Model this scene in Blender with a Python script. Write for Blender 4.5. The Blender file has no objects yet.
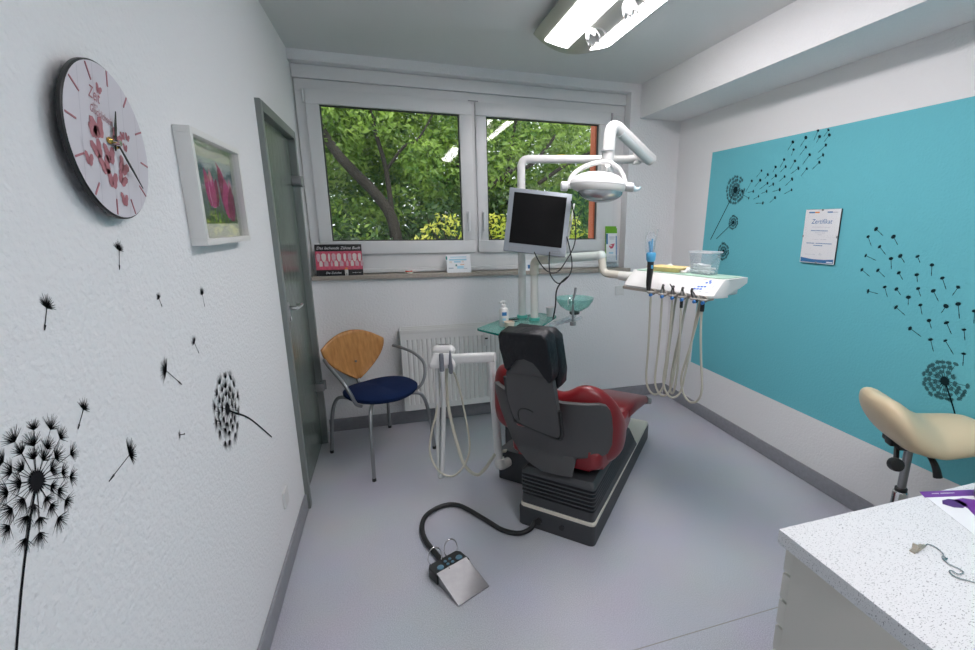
import bpy, bmesh, math, random
from mathutils import Vector, Matrix, noise
C = bpy.context.scene.collection
PI = math.pi
rnd = random.Random(7)

# ------------------------------------------------------------------ materials
def srgb(r, g, b):
    f = lambda c: (c/255/12.92) if c/255 <= .04045 else ((c/255+.055)/1.055)**2.4
    return (f(r), f(g), f(b), 1)

def mat(name, col, rough=.5, metal=0, bump=None, var=None, trans=0, spec=.5, emit=None, coat=0, alpha=None, sub=0):
    """bump=(scale, strength, distance)   var=(scale, amount)"""
    m = bpy.data.materials.new(name); m.use_nodes = True
    nt = m.node_tree; p = nt.nodes['Principled BSDF']
    p.inputs['Base Color'].default_value = col
    p.inputs['Roughness'].default_value = rough
    p.inputs['Metallic'].default_value = metal
    p.inputs['Specular IOR Level'].default_value = spec
    p.inputs['Transmission Weight'].default_value = trans
    p.inputs['Coat Weight'].default_value = coat
    if emit:
        p.inputs['Emission Color'].default_value = emit[0]; p.inputs['Emission Strength'].default_value = emit[1]
    tc = None
    if bump or var:
        tc = nt.nodes.new('ShaderNodeTexCoord')
    if var:
        n = nt.nodes.new('ShaderNodeTexNoise'); n.inputs['Scale'].default_value = var[0]; n.inputs['Detail'].default_value = 3
        nt.links.new(tc.outputs['Object'], n.inputs['Vector'])
        mx = nt.nodes.new('ShaderNodeMix'); mx.data_type = 'RGBA'
        k = var[1]
        mx.inputs[6].default_value = (col[0]*(1-k), col[1]*(1-k), col[2]*(1-k), 1)
        mx.inputs[7].default_value = (min(1, col[0]*(1+k)), min(1, col[1]*(1+k)), min(1, col[2]*(1+k)), 1)
        nt.links.new(n.outputs['Fac'], mx.inputs[0]); nt.links.new(mx.outputs[2], p.inputs['Base Color'])
    if bump:
        n = nt.nodes.new('ShaderNodeTexNoise'); n.inputs['Scale'].default_value = bump[0]; n.inputs['Detail'].default_value = 4
        nt.links.new(tc.outputs['Object'], n.inputs['Vector'])
        b = nt.nodes.new('ShaderNodeBump'); b.inputs['Strength'].default_value = bump[1]; b.inputs['Distance'].default_value = bump[2]
        nt.links.new(n.outputs['Fac'], b.inputs['Height']); nt.links.new(b.outputs['Normal'], p.inputs['Normal'])
    return m

def pane(name, tint, rough=0.0, ior=1.45, body=None, amount=0):
    """thin clear sheet: sees through, mirrors by fresnel, optional diffuse body colour"""
    m = bpy.data.materials.new(name); m.use_nodes = True; nt = m.node_tree
    for n in list(nt.nodes):
        if n.type == 'BSDF_PRINCIPLED': nt.nodes.remove(n)
    out = nt.nodes['Material Output']
    t = nt.nodes.new('ShaderNodeBsdfTransparent'); t.inputs[0].default_value = tint
    g = nt.nodes.new('ShaderNodeBsdfGlossy'); g.inputs['Roughness'].default_value = rough
    f = nt.nodes.new('ShaderNodeFresnel'); ge = nt.nodes.new('ShaderNodeNewGeometry'); mr = nt.nodes.new('ShaderNodeMapRange')
    mr.inputs['To Min'].default_value = ior; mr.inputs['To Max'].default_value = 1/ior
    nt.links.new(ge.outputs['Backfacing'], mr.inputs['Value']); nt.links.new(mr.outputs[0], f.inputs['IOR'])
    mx = nt.nodes.new('ShaderNodeMixShader')
    last = t
    if body:
        d = nt.nodes.new('ShaderNodeBsdfDiffuse'); d.inputs[0].default_value = body
        m2 = nt.nodes.new('ShaderNodeMixShader'); m2.inputs[0].default_value = amount
        nt.links.new(t.outputs[0], m2.inputs[1]); nt.links.new(d.outputs[0], m2.inputs[2]); last = m2
    nt.links.new(f.outputs[0], mx.inputs[0]); nt.links.new(last.outputs[0], mx.inputs[1]); nt.links.new(g.outputs[0], mx.inputs[2])
    nt.links.new(mx.outputs[0], out.inputs[0])
    return m

M = {}
M['wall'] = mat('white woodchip wall paint', (.82, .82, .825, 1), .75, bump=(75, .75, .006), spec=.3)
M['ceil'] = mat('ceiling paint', (.74, .75, .75, 1), .8, bump=(120, .15, .002), spec=.2)
M['pvc'] = mat('white pvc', (.74, .74, .74, 1), .32)
M['pvc_gap'] = mat('grey window seal', (.05, .05, .05, 1), .6)
M['skirt'] = mat('grey skirting', srgb(140, 141, 146), .5, var=(40, .18))
M['stone'] = mat('brown stone sill', srgb(168, 158, 147), .35, var=(60, .25))
M['white'] = mat('white lacquer', (.70, .695, .68, 1), .35)
M['cream'] = mat('cream plastic', (.72, .68, .58, 1), .4)
M['ivory'] = mat('ivory tube', (.76, .75, .70, 1), .35)
M['beige_hose'] = mat('beige hose', (.55, .53, .44, 1), .5)
M['grey_hose'] = mat('light grey hose', (.60, .61, .60, 1), .5)
M['dgrey'] = mat('dark grey shell', (.060, .060, .061, 1), .42, bump=(400, .1, .0006))
M['base'] = mat('dark grey base', (.040, .042, .046, 1), .5, bump=(300, .15, .0008))
M['rubber'] = mat('black rubber', (.012, .012, .013, 1), .5)
M['leather'] = mat('black leatherette', (.007, .008, .011, 1), .42, spec=.3, bump=(28, .45, .012))
M['red'] = mat('wine red leatherette', (.20, .012, .016, 1), .30, bump=(300, .08, .0008))
M['chrome'] = mat('chrome', (.72, .72, .73, 1), .18, 1)
M['steel'] = mat('brushed steel', (.36, .36, .37, 1), .36, 1, var=(30, .12))
M['tube'] = mat('grey painted tube', (.30, .31, .32, 1), .35, .7)
M['navy'] = mat('navy seat fabric', (.005, .016, .062, 1), .9, bump=(500, .5, .001), var=(250, .3), spec=.2)
M['rad'] = mat('radiator enamel', (.76, .76, .74, 1), .35)
M['frosted'] = None
M['screen'] = mat('dark screen', (.003, .003, .0035, 1), .35, spec=.15)
M['bezel'] = mat('silver bezel', (.27, .30, .33, 1), .38, .3)
M['bezel_dark'] = mat('speaker grille', (.22, .24, .26, 1), .6)
M['teal_glass'] = pane('teal glass', (.58, .86, .80, 1), 0.02, 1.45, (.24, .56, .50, 1), .30)
M['bowl_glass'] = pane('pale teal bowl glass', (.80, .95, .92, 1), 0.02, 1.4, (.42, .72, .68, 1), .28)
M['teal_edge'] = mat('teal glass edge', (.02, .23, .19, 1), .15)
M['glass'] = pane('window glass', (.95, .97, .96, 1), 0.03, 1.45)
M['clear'] = pane('clear plastic', (.93, .95, .96, 1), .05, 1.35, (.85, .87, .9, 1), .12)
M['picglass'] = pane('picture glass', (1, 1, 1, 1), .02, 1.25)
M['mint'] = mat('mint green mat', (.42, .62, .50, 1), .4)
M['yellow'] = mat('pale yellow plastic', (.80, .62, .28, 1), .4)
M['tissue'] = mat('white tissue', (.82, .82, .82, 1), .9, bump=(60, .6, .004))
M['blue'] = mat('blue plastic', (.015, .10, .48, 1), .4)
M['sky'] = mat('light blue plastic', (.10, .42, .70, 1), .35)
M['blue_ring'] = mat('mid blue ring', (.05, .22, .58, 1), .4)
M['black'] = mat('black plastic', (.010, .010, .011, 1), .4)
M['print'] = mat('printed near-black', (.020, .022, .026, 1), .7)
M['decal'] = mat('black wall sticker', (.012, .012, .014, 1), .8, spec=.1)
M['decal_g'] = mat('charcoal wall sticker', (.10, .10, .105, 1), .75)
M['decal_t'] = mat('dark petrol wall sticker', (.008, .026, .032, 1), .8, spec=.1)
M['decal_t2'] = mat('petrol wall sticker tint', (.03, .13, .15, 1), .7)
M['paper'] = mat('white paper', (.80, .81, .83, 1), .55)
M['face'] = mat('clock dial white', (.66, .63, .68, 1), .4)
M['facegrain'] = mat('clock dial plank line', (.54, .51, .56, 1), .5)
M['rose'] = mat('dusty rose print', (.42, .16, .19, 1), .5)
M['gold'] = mat('brass pin', (.70, .45, .12, 1), .25, 1)
M['picframe'] = mat('white picture frame', (.76, .75, .73, 1), .4)
M['matboard'] = mat('cream mat board', (.62, .62, .53, 1), .8)
M['ply'] = None
M['lampwhite'] = mat('lamp housing white', (.70, .70, .69, 1), .35)
M['lampgrey'] = mat('lamp collar grey', (.45, .46, .47, 1), .45)
M['alu'] = mat('satin aluminium', (.52, .53, .50, 1), .4, .55)
M['seatcream'] = mat('cream leatherette', (.68, .55, .36, 1), .32, bump=(220, .06, .0008))
M['worktop'] = None
M['cab'] = mat('cream cabinet lacquer', (.60, .585, .53, 1), .4)
M['purple'] = mat('purple print', (.16, .03, .28, 1), .35)
M['purple_d'] = mat('deep purple print', (.09, .02, .17, 1), .35)
M['green'] = mat('grass green print', (.16, .42, .02, 1), .5)
M['pink'] = mat('gum pink print', (.62, .10, .16, 1), .5, var=(60, .5))
M['tooth'] = mat('tooth ivory print', (.72, .66, .62, 1), .5)
M['orange'] = mat('orange print', (.75, .25, .04, 1), .5)
M['skyprint'] = mat('light blue print', (.35, .62, .75, 1), .5)
M['navyprint'] = mat('blue print', (.03, .17, .40, 1), .5)
M['greyprint'] = mat('grey fine print', (.42, .45, .52, 1), .6)
M['postred'] = mat('red painted post', (.66, .15, .07, 1), .6)
M['bark'] = mat('bark', (.022, .017, .013, 1), .9, bump=(30, .8, .02), var=(12, .4))
M['lawn'] = mat('lawn', (.05, .10, .02, 1), 1, var=(6, .5))
M['concrete'] = mat('light concrete', (.55, .55, .53, 1), .8)
M['leafstem'] = mat('tulip stem green', (.16, .30, .07, 1), .6)
M['tul1'] = mat('tulip magenta', (.50, .05, .22, 1), .5, var=(30, .35))
M['tul2'] = mat('tulip dark magenta', (.26, .015, .10, 1), .5, var=(30, .35))
M['tul3'] = mat('tulip pale pink', (.68, .28, .42, 1), .5, var=(30, .2))

def leaf_mat(name, c1, c2):
    m = bpy.data.materials.new(name); m.use_nodes = True; nt = m.node_tree
    p = nt.nodes['Principled BSDF']; p.inputs['Roughness'].default_value = .5
    tc = nt.nodes.new('ShaderNodeTexCoord'); n = nt.nodes.new('ShaderNodeTexNoise')
    n.inputs['Scale'].default_value = 3.2; n.inputs['Detail'].default_value = 5
    nt.links.new(tc.outputs['Object'], n.inputs['Vector'])
    r = nt.nodes.new('ShaderNodeValToRGB'); r.color_ramp.elements[0].position = .35; r.color_ramp.elements[1].position = .65
    r.color_ramp.elements[0].color = c1; r.color_ramp.elements[1].color = c2
    nt.links.new(n.outputs['Fac'], r.inputs[0]); nt.links.new(r.outputs[0], p.inputs['Base Color'])
    t = nt.nodes.new('ShaderNodeBsdfTranslucent'); nt.links.new(r.outputs[0], t.inputs[0])
    mx = nt.nodes.new('ShaderNodeMixShader'); mx.inputs[0].default_value = .42
    nt.links.new(p.outputs[0], mx.inputs[1]); nt.links.new(t.outputs[0], mx.inputs[2])
    nt.links.new(mx.outputs[0], nt.nodes['Material Output'].inputs[0])
    return m
M['leaf_a'] = leaf_mat('mid green leaves', (.08, .18, .025, 1), (.31, .45, .08, 1))
M['leaf_b'] = leaf_mat('deep green leaves', (.05, .14, .035, 1), (.18, .33, .10, 1))
M['leaf_y'] = leaf_mat('yellow green leaves', (.40, .48, .04, 1), (.68, .66, .12, 1))
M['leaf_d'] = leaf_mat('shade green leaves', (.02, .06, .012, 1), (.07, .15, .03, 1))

def node_mat(name):
    m = bpy.data.materials.new(name); m.use_nodes = True
    nt = m.node_tree; return m, nt, nt.nodes['Principled BSDF'], nt.nodes.new('ShaderNodeTexCoord')
def nd(nt, typ, **kw):
    n = nt.nodes.new(typ)
    for k, v in kw.items(): setattr(n, k, v)
    return n
def math_node(nt, op, a, b=None):
    n = nd(nt, 'ShaderNodeMath', operation=op)
    for i, v in enumerate((a, b)):
        if v is None: continue
        if isinstance(v, (int, float)): n.inputs[i].default_value = v
        else: nt.links.new(v, n.inputs[i])
    return n.outputs[0]

# floor: speckled blue-grey linoleum with one welded seam
m, nt, p, tc = node_mat('speckled linoleum')
v1 = nd(nt, 'ShaderNodeTexNoise'); v1.inputs['Scale'].default_value = 260; v1.inputs['Detail'].default_value = 3
v2 = nd(nt, 'ShaderNodeTexNoise'); v2.inputs['Scale'].default_value = 3; v2.inputs['Detail'].default_value = 3
for v in (v1, v2): nt.links.new(tc.outputs['Object'], v.inputs['Vector'])
r = nd(nt, 'ShaderNodeValToRGB'); e = r.color_ramp.elements
e[0].position = .36; e[0].color = srgb(170, 172, 181); e[1].position = .64; e[1].color = srgb(203, 204, 212)
nt.links.new(v1.outputs['Fac'], r.inputs[0])
mx = nd(nt, 'ShaderNodeMix', data_type='RGBA', blend_type='MULTIPLY'); mx.inputs[0].default_value = .18
nt.links.new(r.outputs[0], mx.inputs[6]); nt.links.new(v2.outputs['Color'], mx.inputs[7])
sp = nd(nt, 'ShaderNodeSeparateXYZ'); nt.links.new(tc.outputs['Object'], sp.inputs[0])
d = math_node(nt, 'ABSOLUTE', math_node(nt, 'ADD', sp.outputs[1], 2.37))
line = math_node(nt, 'LESS_THAN', d, .0022)
mx2 = nd(nt, 'ShaderNodeMix', data_type='RGBA'); mx2.inputs[7].default_value = srgb(150, 146, 140)
nt.links.new(line, mx2.inputs[0]); nt.links.new(mx.outputs[2], mx2.inputs[6]); nt.links.new(mx2.outputs[2], p.inputs['Base Color'])
p.inputs['Roughness'].default_value = .42; p.inputs['Specular IOR Level'].default_value = .35
M['floor'] = m

# right wall: white wall paper with a painted turquoise field
m, nt, p, tc = node_mat('white wall with turquoise field')
sp = nd(nt, 'ShaderNodeSeparateXYZ'); nt.links.new(tc.outputs['Object'], sp.inputs[0])
edge = math_node(nt, 'ADD', math_node(nt, 'MULTIPLY', sp.outputs[2], -.0385), -.373)
a = math_node(nt, 'LESS_THAN', sp.outputs[1], edge)
b = math_node(nt, 'MULTIPLY', math_node(nt, 'LESS_THAN', sp.outputs[2], 2.045), math_node(nt, 'GREATER_THAN', sp.outputs[2], .408))
f = math_node(nt, 'MULTIPLY', a, b)
mx = nd(nt, 'ShaderNodeMix', data_type='RGBA'); mx.inputs[6].default_value = (.80, .80, .80, 1); mx.inputs[7].default_value = srgb(105, 188, 200)
nt.links.new(f, mx.inputs[0]); nt.links.new(mx.outputs[2], p.inputs['Base Color'])
n = nd(nt, 'ShaderNodeTexNoise'); n.inputs['Scale'].default_value = 85; n.inputs['Detail'].default_value = 4
nt.links.new(tc.outputs['Object'], n.inputs['Vector'])
bp = nd(nt, 'ShaderNodeBump'); bp.inputs['Strength'].default_value = .55; bp.inputs['Distance'].default_value = .004
nt.links.new(n.outputs['Fac'], bp.inputs['Height']); nt.links.new(bp.outputs['Normal'], p.inputs['Normal'])
p.inputs['Roughness'].default_value = .7; p.inputs['Specular IOR Level'].default_value = .3
M['wall_teal'] = m

# frosted door glass, vertical streaks
m, nt, p, tc = node_mat('streaked green door glass')
mp = nd(nt, 'ShaderNodeMapping'); mp.inputs['Scale'].default_value = (60, 60, 7)
n = nd(nt, 'ShaderNodeTexNoise'); n.inputs['Scale'].default_value = 1.0; n.inputs['Detail'].default_value = 5
nt.links.new(tc.outputs['Object'], mp.inputs[0]); nt.links.new(mp.outputs[0], n.inputs['Vector'])
r = nd(nt, 'ShaderNodeValToRGB'); e = r.color_ramp.elements
e[0].position = .3; e[0].color = (.085, .115, .095, 1); e[1].position = .7; e[1].color = (.17, .21, .18, 1)
nt.links.new(n.outputs['Fac'], r.inputs[0]); nt.links.new(r.outputs[0], p.inputs['Base Color'])
bp = nd(nt, 'ShaderNodeBump'); bp.inputs['Strength'].default_value = .35; bp.inputs['Distance'].default_value = .003
nt.links.new(n.outputs['Fac'], bp.inputs['Height']); nt.links.new(bp.outputs['Normal'], p.inputs['Normal'])
p.inputs['Roughness'].default_value = .24; p.inputs['Specular IOR Level'].default_value = .9
M['frosted'] = m

# plywood
m, nt, p, tc = node_mat('warm beech plywood')
mp = nd(nt, 'ShaderNodeMapping'); mp.inputs['Scale'].default_value = (45, 45, 4)
n = nd(nt, 'ShaderNodeTexNoise'); n.inputs['Scale'].default_value = 1.2; n.inputs['Detail'].default_value = 4
nt.links.new(tc.outputs['Object'], mp.inputs[0]); nt.links.new(mp.outputs[0], n.inputs['Vector'])
r = nd(nt, 'ShaderNodeValToRGB'); e = r.color_ramp.elements
e[0].position = .3; e[0].color = (.40, .17, .045, 1); e[1].position = .7; e[1].color = (.58, .28, .085, 1)
nt.links.new(n.outputs['Fac'], r.inputs[0]); nt.links.new(r.outputs[0], p.inputs['Base Color'])
p.inputs['Roughness'].default_value = .4
M['ply'] = m

# speckled laminate worktop
m, nt, p, tc = node_mat('white speckled laminate')
mp = nd(nt, 'ShaderNodeMapping'); mp.inputs['Rotation'].default_value = (.3, .4, .6); mp.inputs['Scale'].default_value = (120, 260, 170)
n = nd(nt, 'ShaderNodeTexNoise'); n.inputs['Scale'].default_value = 1.6; n.inputs['Detail'].default_value = 2
nt.links.new(tc.outputs['Object'], mp.inputs[0]); nt.links.new(mp.outputs[0], n.inputs['Vector'])
r = nd(nt, 'ShaderNodeValToRGB'); e = r.color_ramp.elements
e[0].position = .33; e[0].color = (.26, .27, .28, 1); e[1].position = .40; e[1].color = (.72, .73, .74, 1)
nt.links.new(n.outputs['Fac'], r.inputs[0]); nt.links.new(r.outputs[0], p.inputs['Base Color'])
p.inputs['Roughness'].default_value = .4
M['worktop'] = m

# lit prismatic diffuser of the ceiling light (fine ribs)
m, nt, p, tc = node_mat('lit prismatic diffuser')
sp = nd(nt, 'ShaderNodeSeparateXYZ'); nt.links.new(tc.outputs['Object'], sp.inputs[0])
s1 = math_node(nt, 'SINE', math_node(nt, 'MULTIPLY', sp.outputs[0], 700))
s2 = math_node(nt, 'SINE', math_node(nt, 'MULTIPLY', sp.outputs[1], 700))
s = math_node(nt, 'ADD', math_node(nt, 'MULTIPLY', math_node(nt, 'ADD', s1, s2), .12), 1)
p.inputs['Base Color'].default_value = (.8, .8, .82, 1)
p.inputs['Emission Color'].default_value = (1, .94, .965, 1)
LAMP = 17.0
nt.links.new(math_node(nt, 'MULTIPLY', s, LAMP), p.inputs['Emission Strength'])
M['diffuser'] = m

# ------------------------------------------------------------------ mesh helper
class MB:
    def __init__(s): s.bm = bmesh.new()
    def _fin(s, vs, fs, mi, smooth=True):
        for f in fs: f.material_index = mi; f.smooth = smooth
    def faces(s, pts, polys, mi=0, Mx=None):
        vs = [s.bm.verts.new(Mx @ Vector(p) if Mx else Vector(p)) for p in pts]
        fs = []
        for q in polys:
            try: fs.append(s.bm.faces.new([vs[i] for i in q]))
            except ValueError: pass
        s._fin(vs, fs, mi); return vs, fs
    def box(s, c, size, rz=0, Mx=None, mi=0, bev=0, seg=2):
        x, y, z = [k/2 for k in size]
        T = Matrix.Translation(Vector(c)) @ Matrix.Rotation(rz, 4, 'Z')
        if Mx: T = Mx @ T
        P = [(-x,-y,-z),(x,-y,-z),(x,y,-z),(-x,y,-z),(-x,-y,z),(x,-y,z),(x,y,z),(-x,y,z)]
        vs, fs = s.faces(P, [(3,2,1,0),(4,5,6,7),(0,1,5,4),(1,2,6,5),(2,3,7,6),(3,0,4,7)], mi, T)
        if bev: s.bevel(fs, bev, seg)
        return s
    def bevel(s, fs, w, seg=2):
        es = list({e for f in fs for e in f.edges})
        bmesh.ops.bevel(s.bm, geom=es, offset=w, segments=seg, profile=.6, affect='EDGES', clamp_overlap=True)
    def prism(s, outline, h, Mx=None, mi=0, bev=0, seg=2, z0=0, mtop=None):
        """outline [(x,y)] ccw, extruded z0..z0+h in the frame Mx"""
        n = len(outline)
        P = [(x, y, z0) for x, y in outline] + [(x, y, z0+h) for x, y in outline]
        F = [tuple(range(n-1, -1, -1)), tuple(range(n, 2*n))] + [(i, (i+1) % n, (i+1) % n+n, i+n) for i in range(n)]
        vs, fs = s.faces(P, F, mi, Mx)
        if mtop is not None: fs[1].material_index = mtop; fs[0].material_index = mtop
        if bev:
            es = [e for e in {e for f in fs[:2] for e in f.edges}]
            bmesh.ops.bevel(s.bm, geom=es, offset=bev, segments=seg, profile=.6, affect='EDGES', clamp_overlap=True)
        return s
    def poly(s, outline, Mx=None, mi=0, z=0):
        s.faces([(x, y, z) for x, y in outline], [tuple(range(len(outline)))], mi, Mx); return s
    def tube(s, pts, r, seg=12, cap=True, mi=0, sm=0, Mx=None, closed=False):
        pts = [Vector(p) for p in pts]
        if sm: pts = smooth_path(pts, sm, closed)
        n = len(pts); rr = r if isinstance(r, (list, tuple)) else None
        t0 = (pts[1]-pts[0]).normalized()
        up = Vector((0, 0, 1)) if abs(t0.z) < .9 else Vector((1, 0, 0))
        u = t0.cross(up).normalized(); rings = []
        for i, p in enumerate(pts):
            if closed: t = (pts[(i+1) % n]-pts[i-1]).normalized()
            else: t = (pts[min(i+1, n-1)]-pts[max(i-1, 0)]).normalized()
            u = (u-t*u.dot(t)).normalized(); v = t.cross(u)
            R = r if not rr else rr[0]+(rr[-1]-rr[0])*i/(n-1) if len(rr) == 2 else rr[min(i, len(rr)-1)]
            rings.append([p+u*R*math.cos(2*PI*k/seg)+v*R*math.sin(2*PI*k/seg) for k in range(seg)])
        s.loft(rings, mi, cap and not closed, cap and not closed, Mx, closed); return s
    def loft(s, rings, mi=0, cap0=True, cap1=True, Mx=None, closed=False):
        n = len(rings[0]); m = len(rings)
        P = [p for r in rings for p in r]; F = []
        for i in range(m if closed else m-1):
            j = (i+1) % m
            for k in range(n):
                F.append((i*n+k, i*n+(k+1) % n, j*n+(k+1) % n, j*n+k))
        if cap0: F.append(tuple(range(n-1, -1, -1)))
        if cap1: F.append(tuple((m-1)*n+k for k in range(n)))
        s.faces(P, F, mi, Mx); return s
    def cyl(s, p0, p1, r0, r1=None, seg=20, mi=0, Mx=None):
        return s.tube([p0, p1], [r0, r1 if r1 is not None else r0], seg, True, mi, 0, Mx)
    def lathe(s, prof, c=(0, 0, 0), seg=24, mi=0, Mx=None, cap0=True, cap1=True):
        c = Vector(c)
        rings = [[c+Vector((max(r, 1e-4)*math.cos(2*PI*k/seg), max(r, 1e-4)*math.sin(2*PI*k/seg), z)) for k in range(seg)] for r, z in prof]
        s.loft(rings, mi, cap0, cap1, Mx); return s
    def ell(s, c, rad, mi=0, seg=20, n=10, Mx=None):
        c = Vector(c); rings = []
        for i in range(n+1):
            a = PI*(i/n)-PI/2; q = max(math.cos(a), .01)
            rings.append([c+Vector((rad[0]*q*math.cos(2*PI*k/seg), rad[1]*q*math.sin(2*PI*k/seg), rad[2]*math.sin(a))) for k in range(seg)])
        s.loft(rings, mi, True, True, Mx); return s
    def grid(s, rows, mi=0, Mx=None):
        n = len(rows[0]); P = [p for r in rows for p in r]
        F = [(i*n+k, i*n+k+1, (i+1)*n+k+1, (i+1)*n+k) for i in range(len(rows)-1) for k in range(n-1)]
        s.faces(P, F, mi, Mx); return s
    def text(s, txt, size, Mx, mi=0, shear=0, align='CENTER', depth=0):
        cu = bpy.data.curves.new('t', 'FONT'); cu.body = txt; cu.size = size; cu.shear = shear; cu.align_x = align; cu.align_y = 'CENTER'
        cu.extrude = depth; cu.resolution_u = 3
        o = bpy.data.objects.new('t', cu); C.objects.link(o)
        dg = bpy.context.evaluated_depsgraph_get(); dg.update()
        me = bpy.data.meshes.new_from_object(o.evaluated_get(dg))
        vs = [v.co.copy() for v in me.vertices]; fs = [tuple(q.vertices) for q in me.polygons]
        bpy.data.objects.remove(o); bpy.data.curves.remove(cu); bpy.data.meshes.remove(me)
        s.faces(vs, fs, mi, Mx); return s
    def build(s, name, mats, parent=None, at=None, local=False, angle=40, fix=True, loc=None):
        """parent: shapes given in world space unless local=True (then in the parent's frame)"""
        if not isinstance(mats, (list, tuple)): mats = [mats]
        if fix: bmesh.ops.recalc_face_normals(s.bm, faces=s.bm.faces[:])
        me = bpy.data.meshes.new(name)
        if parent is not None and not local:
            s.bm.transform(world_of(parent).inverted())
        if loc is not None: s.bm.transform(Matrix.Translation(-Vector(loc)))
        s.bm.to_mesh(me); s.bm.free()
        for k in mats: me.materials.append(M[k] if isinstance(k, str) else k)
        me.set_sharp_from_angle(angle=math.radians(angle))
        o = bpy.data.objects.new(name, me); C.objects.link(o)
        if parent is not None: o.parent = parent
        if loc is not None: o.location = loc
        return o

def world_of(o):
    m = Matrix.LocRotScale(o.location, o.rotation_euler, o.scale)
    return world_of(o.parent) @ m if o.parent else m

def smooth_path(P, k, closed=False):
    n = len(P); out = []
    g = (lambda i: P[i % n]) if closed else (lambda i: P[max(0, min(n-1, i))])
    for i in range(n if closed else n-1):
        p0, p1, p2, p3 = g(i-1), g(i), g(i+1), g(i+2)
        for j in range(k):
            t = j/k
            out.append(.5*((2*p1)+(p2-p0)*t+(2*p0-5*p1+4*p2-p3)*t*t+(3*p1-p0-3*p2+p3)*t**3))
    if not closed: out.append(P[-1].copy())
    return out

def bend(P, rad, k=6):
    """polyline with rounded corners"""
    P = [Vector(p) for p in P]; out = [P[0]]
    for i in range(1, len(P)-1):
        a = (P[i-1]-P[i]); b = (P[i+1]-P[i]); r = min(rad, a.length*.49, b.length*.49)
        s0 = P[i]+a.normalized()*r; s1 = P[i]+b.normalized()*r
        for j in range(k+1):
            t = j/k; out.append(s0*(1-t)**2+P[i]*2*t*(1-t)+s1*t*t)
    out.append(P[-1]); return out

def rrect(w, h, r, k=4, cx=0, cy=0):
    out = []
    for (sx, sy, a0) in ((1, 1, 0), (-1, 1, 90), (-1, -1, 180), (1, -1, 270)):
        for j in range(k+1):
            a = math.radians(a0+90*j/k)
            out.append((cx+sx*(w/2-r)+r*math.cos(a), cy+sy*(h/2-r)+r*math.sin(a)))
    return out

def thing(name, label, cat, loc=(0, 0, 0), rz=0, group=None):
    o = bpy.data.objects.new(name, None); C.objects.link(o); o.empty_display_size = .1
    o.location = loc; o.rotation_euler = (0, 0, rz); return tag(o, label, cat, group)
def tag(o, label, cat, group=None):
    o['label'] = label; o['category'] = cat
    if group: o['group'] = group
    return o
def struct(o): o['kind'] = 'structure'; return o
def frame(o, x, y, z):
    """matrix with the given axes and origin"""
    x, y, z = Vector(x), Vector(y), Vector(z)
    return Matrix(((x.x, y.x, z.x, o[0]), (x.y, y.y, z.y, o[1]), (x.z, y.z, z.z, o[2]), (0, 0, 0, 1)))
XR = 2.862; XB = 2.492; H = 2.587; HB = 2.34; YR = -6.2
def onL(y, z, x=0): return frame((x, y, z), (0, 1, 0), (0, 0, 1), (1, 0, 0))      # on the wall with the clock
def onR(y, z, x=0): return frame((XR-x, y, z), (0, -1, 0), (0, 0, 1), (-1, 0, 0))  # on the turquoise wall

# ------------------------------------------------------------------ camera
cam = bpy.data.cameras.new('camera'); co = bpy.data.objects.new('camera', cam); C.objects.link(co)
F_PX, SX, SY = 472.83, 57.41, 11.88
cam.sensor_width = 36; cam.sensor_fit = 'HORIZONTAL'; cam.lens = F_PX/975*36
cam.shift_x = -SX/975; cam.shift_y = SY/975; cam.clip_start = .02
pitch, yaw, roll = -.2359, -.3143, .0042
cp, sp_, cy, sy = math.cos(pitch), math.sin(pitch), math.cos(yaw), math.sin(yaw)
fwd = Vector((-sy*cp, cy*cp, sp_)); rt = Vector((cy, sy, 0)); up = rt.cross(fwd)
r2 = rt*math.cos(roll)+up*math.sin(roll); u2 = -rt*math.sin(roll)+up*math.cos(roll)
co.matrix_world = frame((.5279, -3.6224, 1.5292), r2, u2, -fwd)
bpy.context.scene.camera = co

# ------------------------------------------------------------------ the room
T = .25
b = MB(); b.box((XR/2, YR/2, -.06), (XR+2*T, -YR+2*T, .12)); struct(b.build('floor', 'floor'))
b = MB(); b.box((XR/2, YR/2, H+.06), (XR+2*T, -YR+2*T, .12)); struct(b.build('ceiling', 'ceil'))
D1, D2, DH = -1.036, -.157, 2.07
b = MB()
b.box((-T/2, (D2+T)/2, H/2), (T, T-D2, H)); b.box((-T/2, (D1+YR)/2, H/2), (T, D1-YR, H)); b.box((-T/2, (D1+D2)/2, (DH+H)/2), (T, D2-D1, H-DH))
b.box((-T+.02, (D1+D2)/2, DH/2), (.04, D2-D1, DH))
struct(b.build('wall_left', 'wall'))
WX1, WZ0, WZ1 = 2.407, 1.135, 2.525
b = MB()
b.box((WX1/2, .11, WZ0/2), (WX1, .22, WZ0)); b.box((WX1/2, .11, (WZ1+H)/2), (WX1, .22, H-WZ1))
b.box(((WX1+XR)/2, .11, H/2), (XR-WX1, .22, H)); struct(b.build('wall_back', 'wall'))
b = MB(); b.box((XR+T/2, YR/2+.11, H/2), (T, -YR+.22, H)); struct(b.build('wall_right', 'wall_teal'))
b = MB(); b.box((XR/2, YR-T/2, H/2), (XR+2*T, T, H)); struct(b.build('wall_rear', 'wall'))
b = MB(); b.box(((XB+XR)/2, YR/2, (HB+H)/2), (XR-XB-.001, -YR-.001, H-HB-.001)); struct(b.build('trim_1', 'wall'))
bb = .098
b = MB(); b.box((.006, (D1+YR)/2, bb/2), (.012, D1-YR-.02, bb), bev=.003); struct(b.build('baseboard_left', 'skirt'))
b = MB(); b.box((XR/2, -.006, bb/2), (XR-.03, .012, bb), bev=.003); struct(b.build('baseboard_back', 'skirt'))
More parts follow.
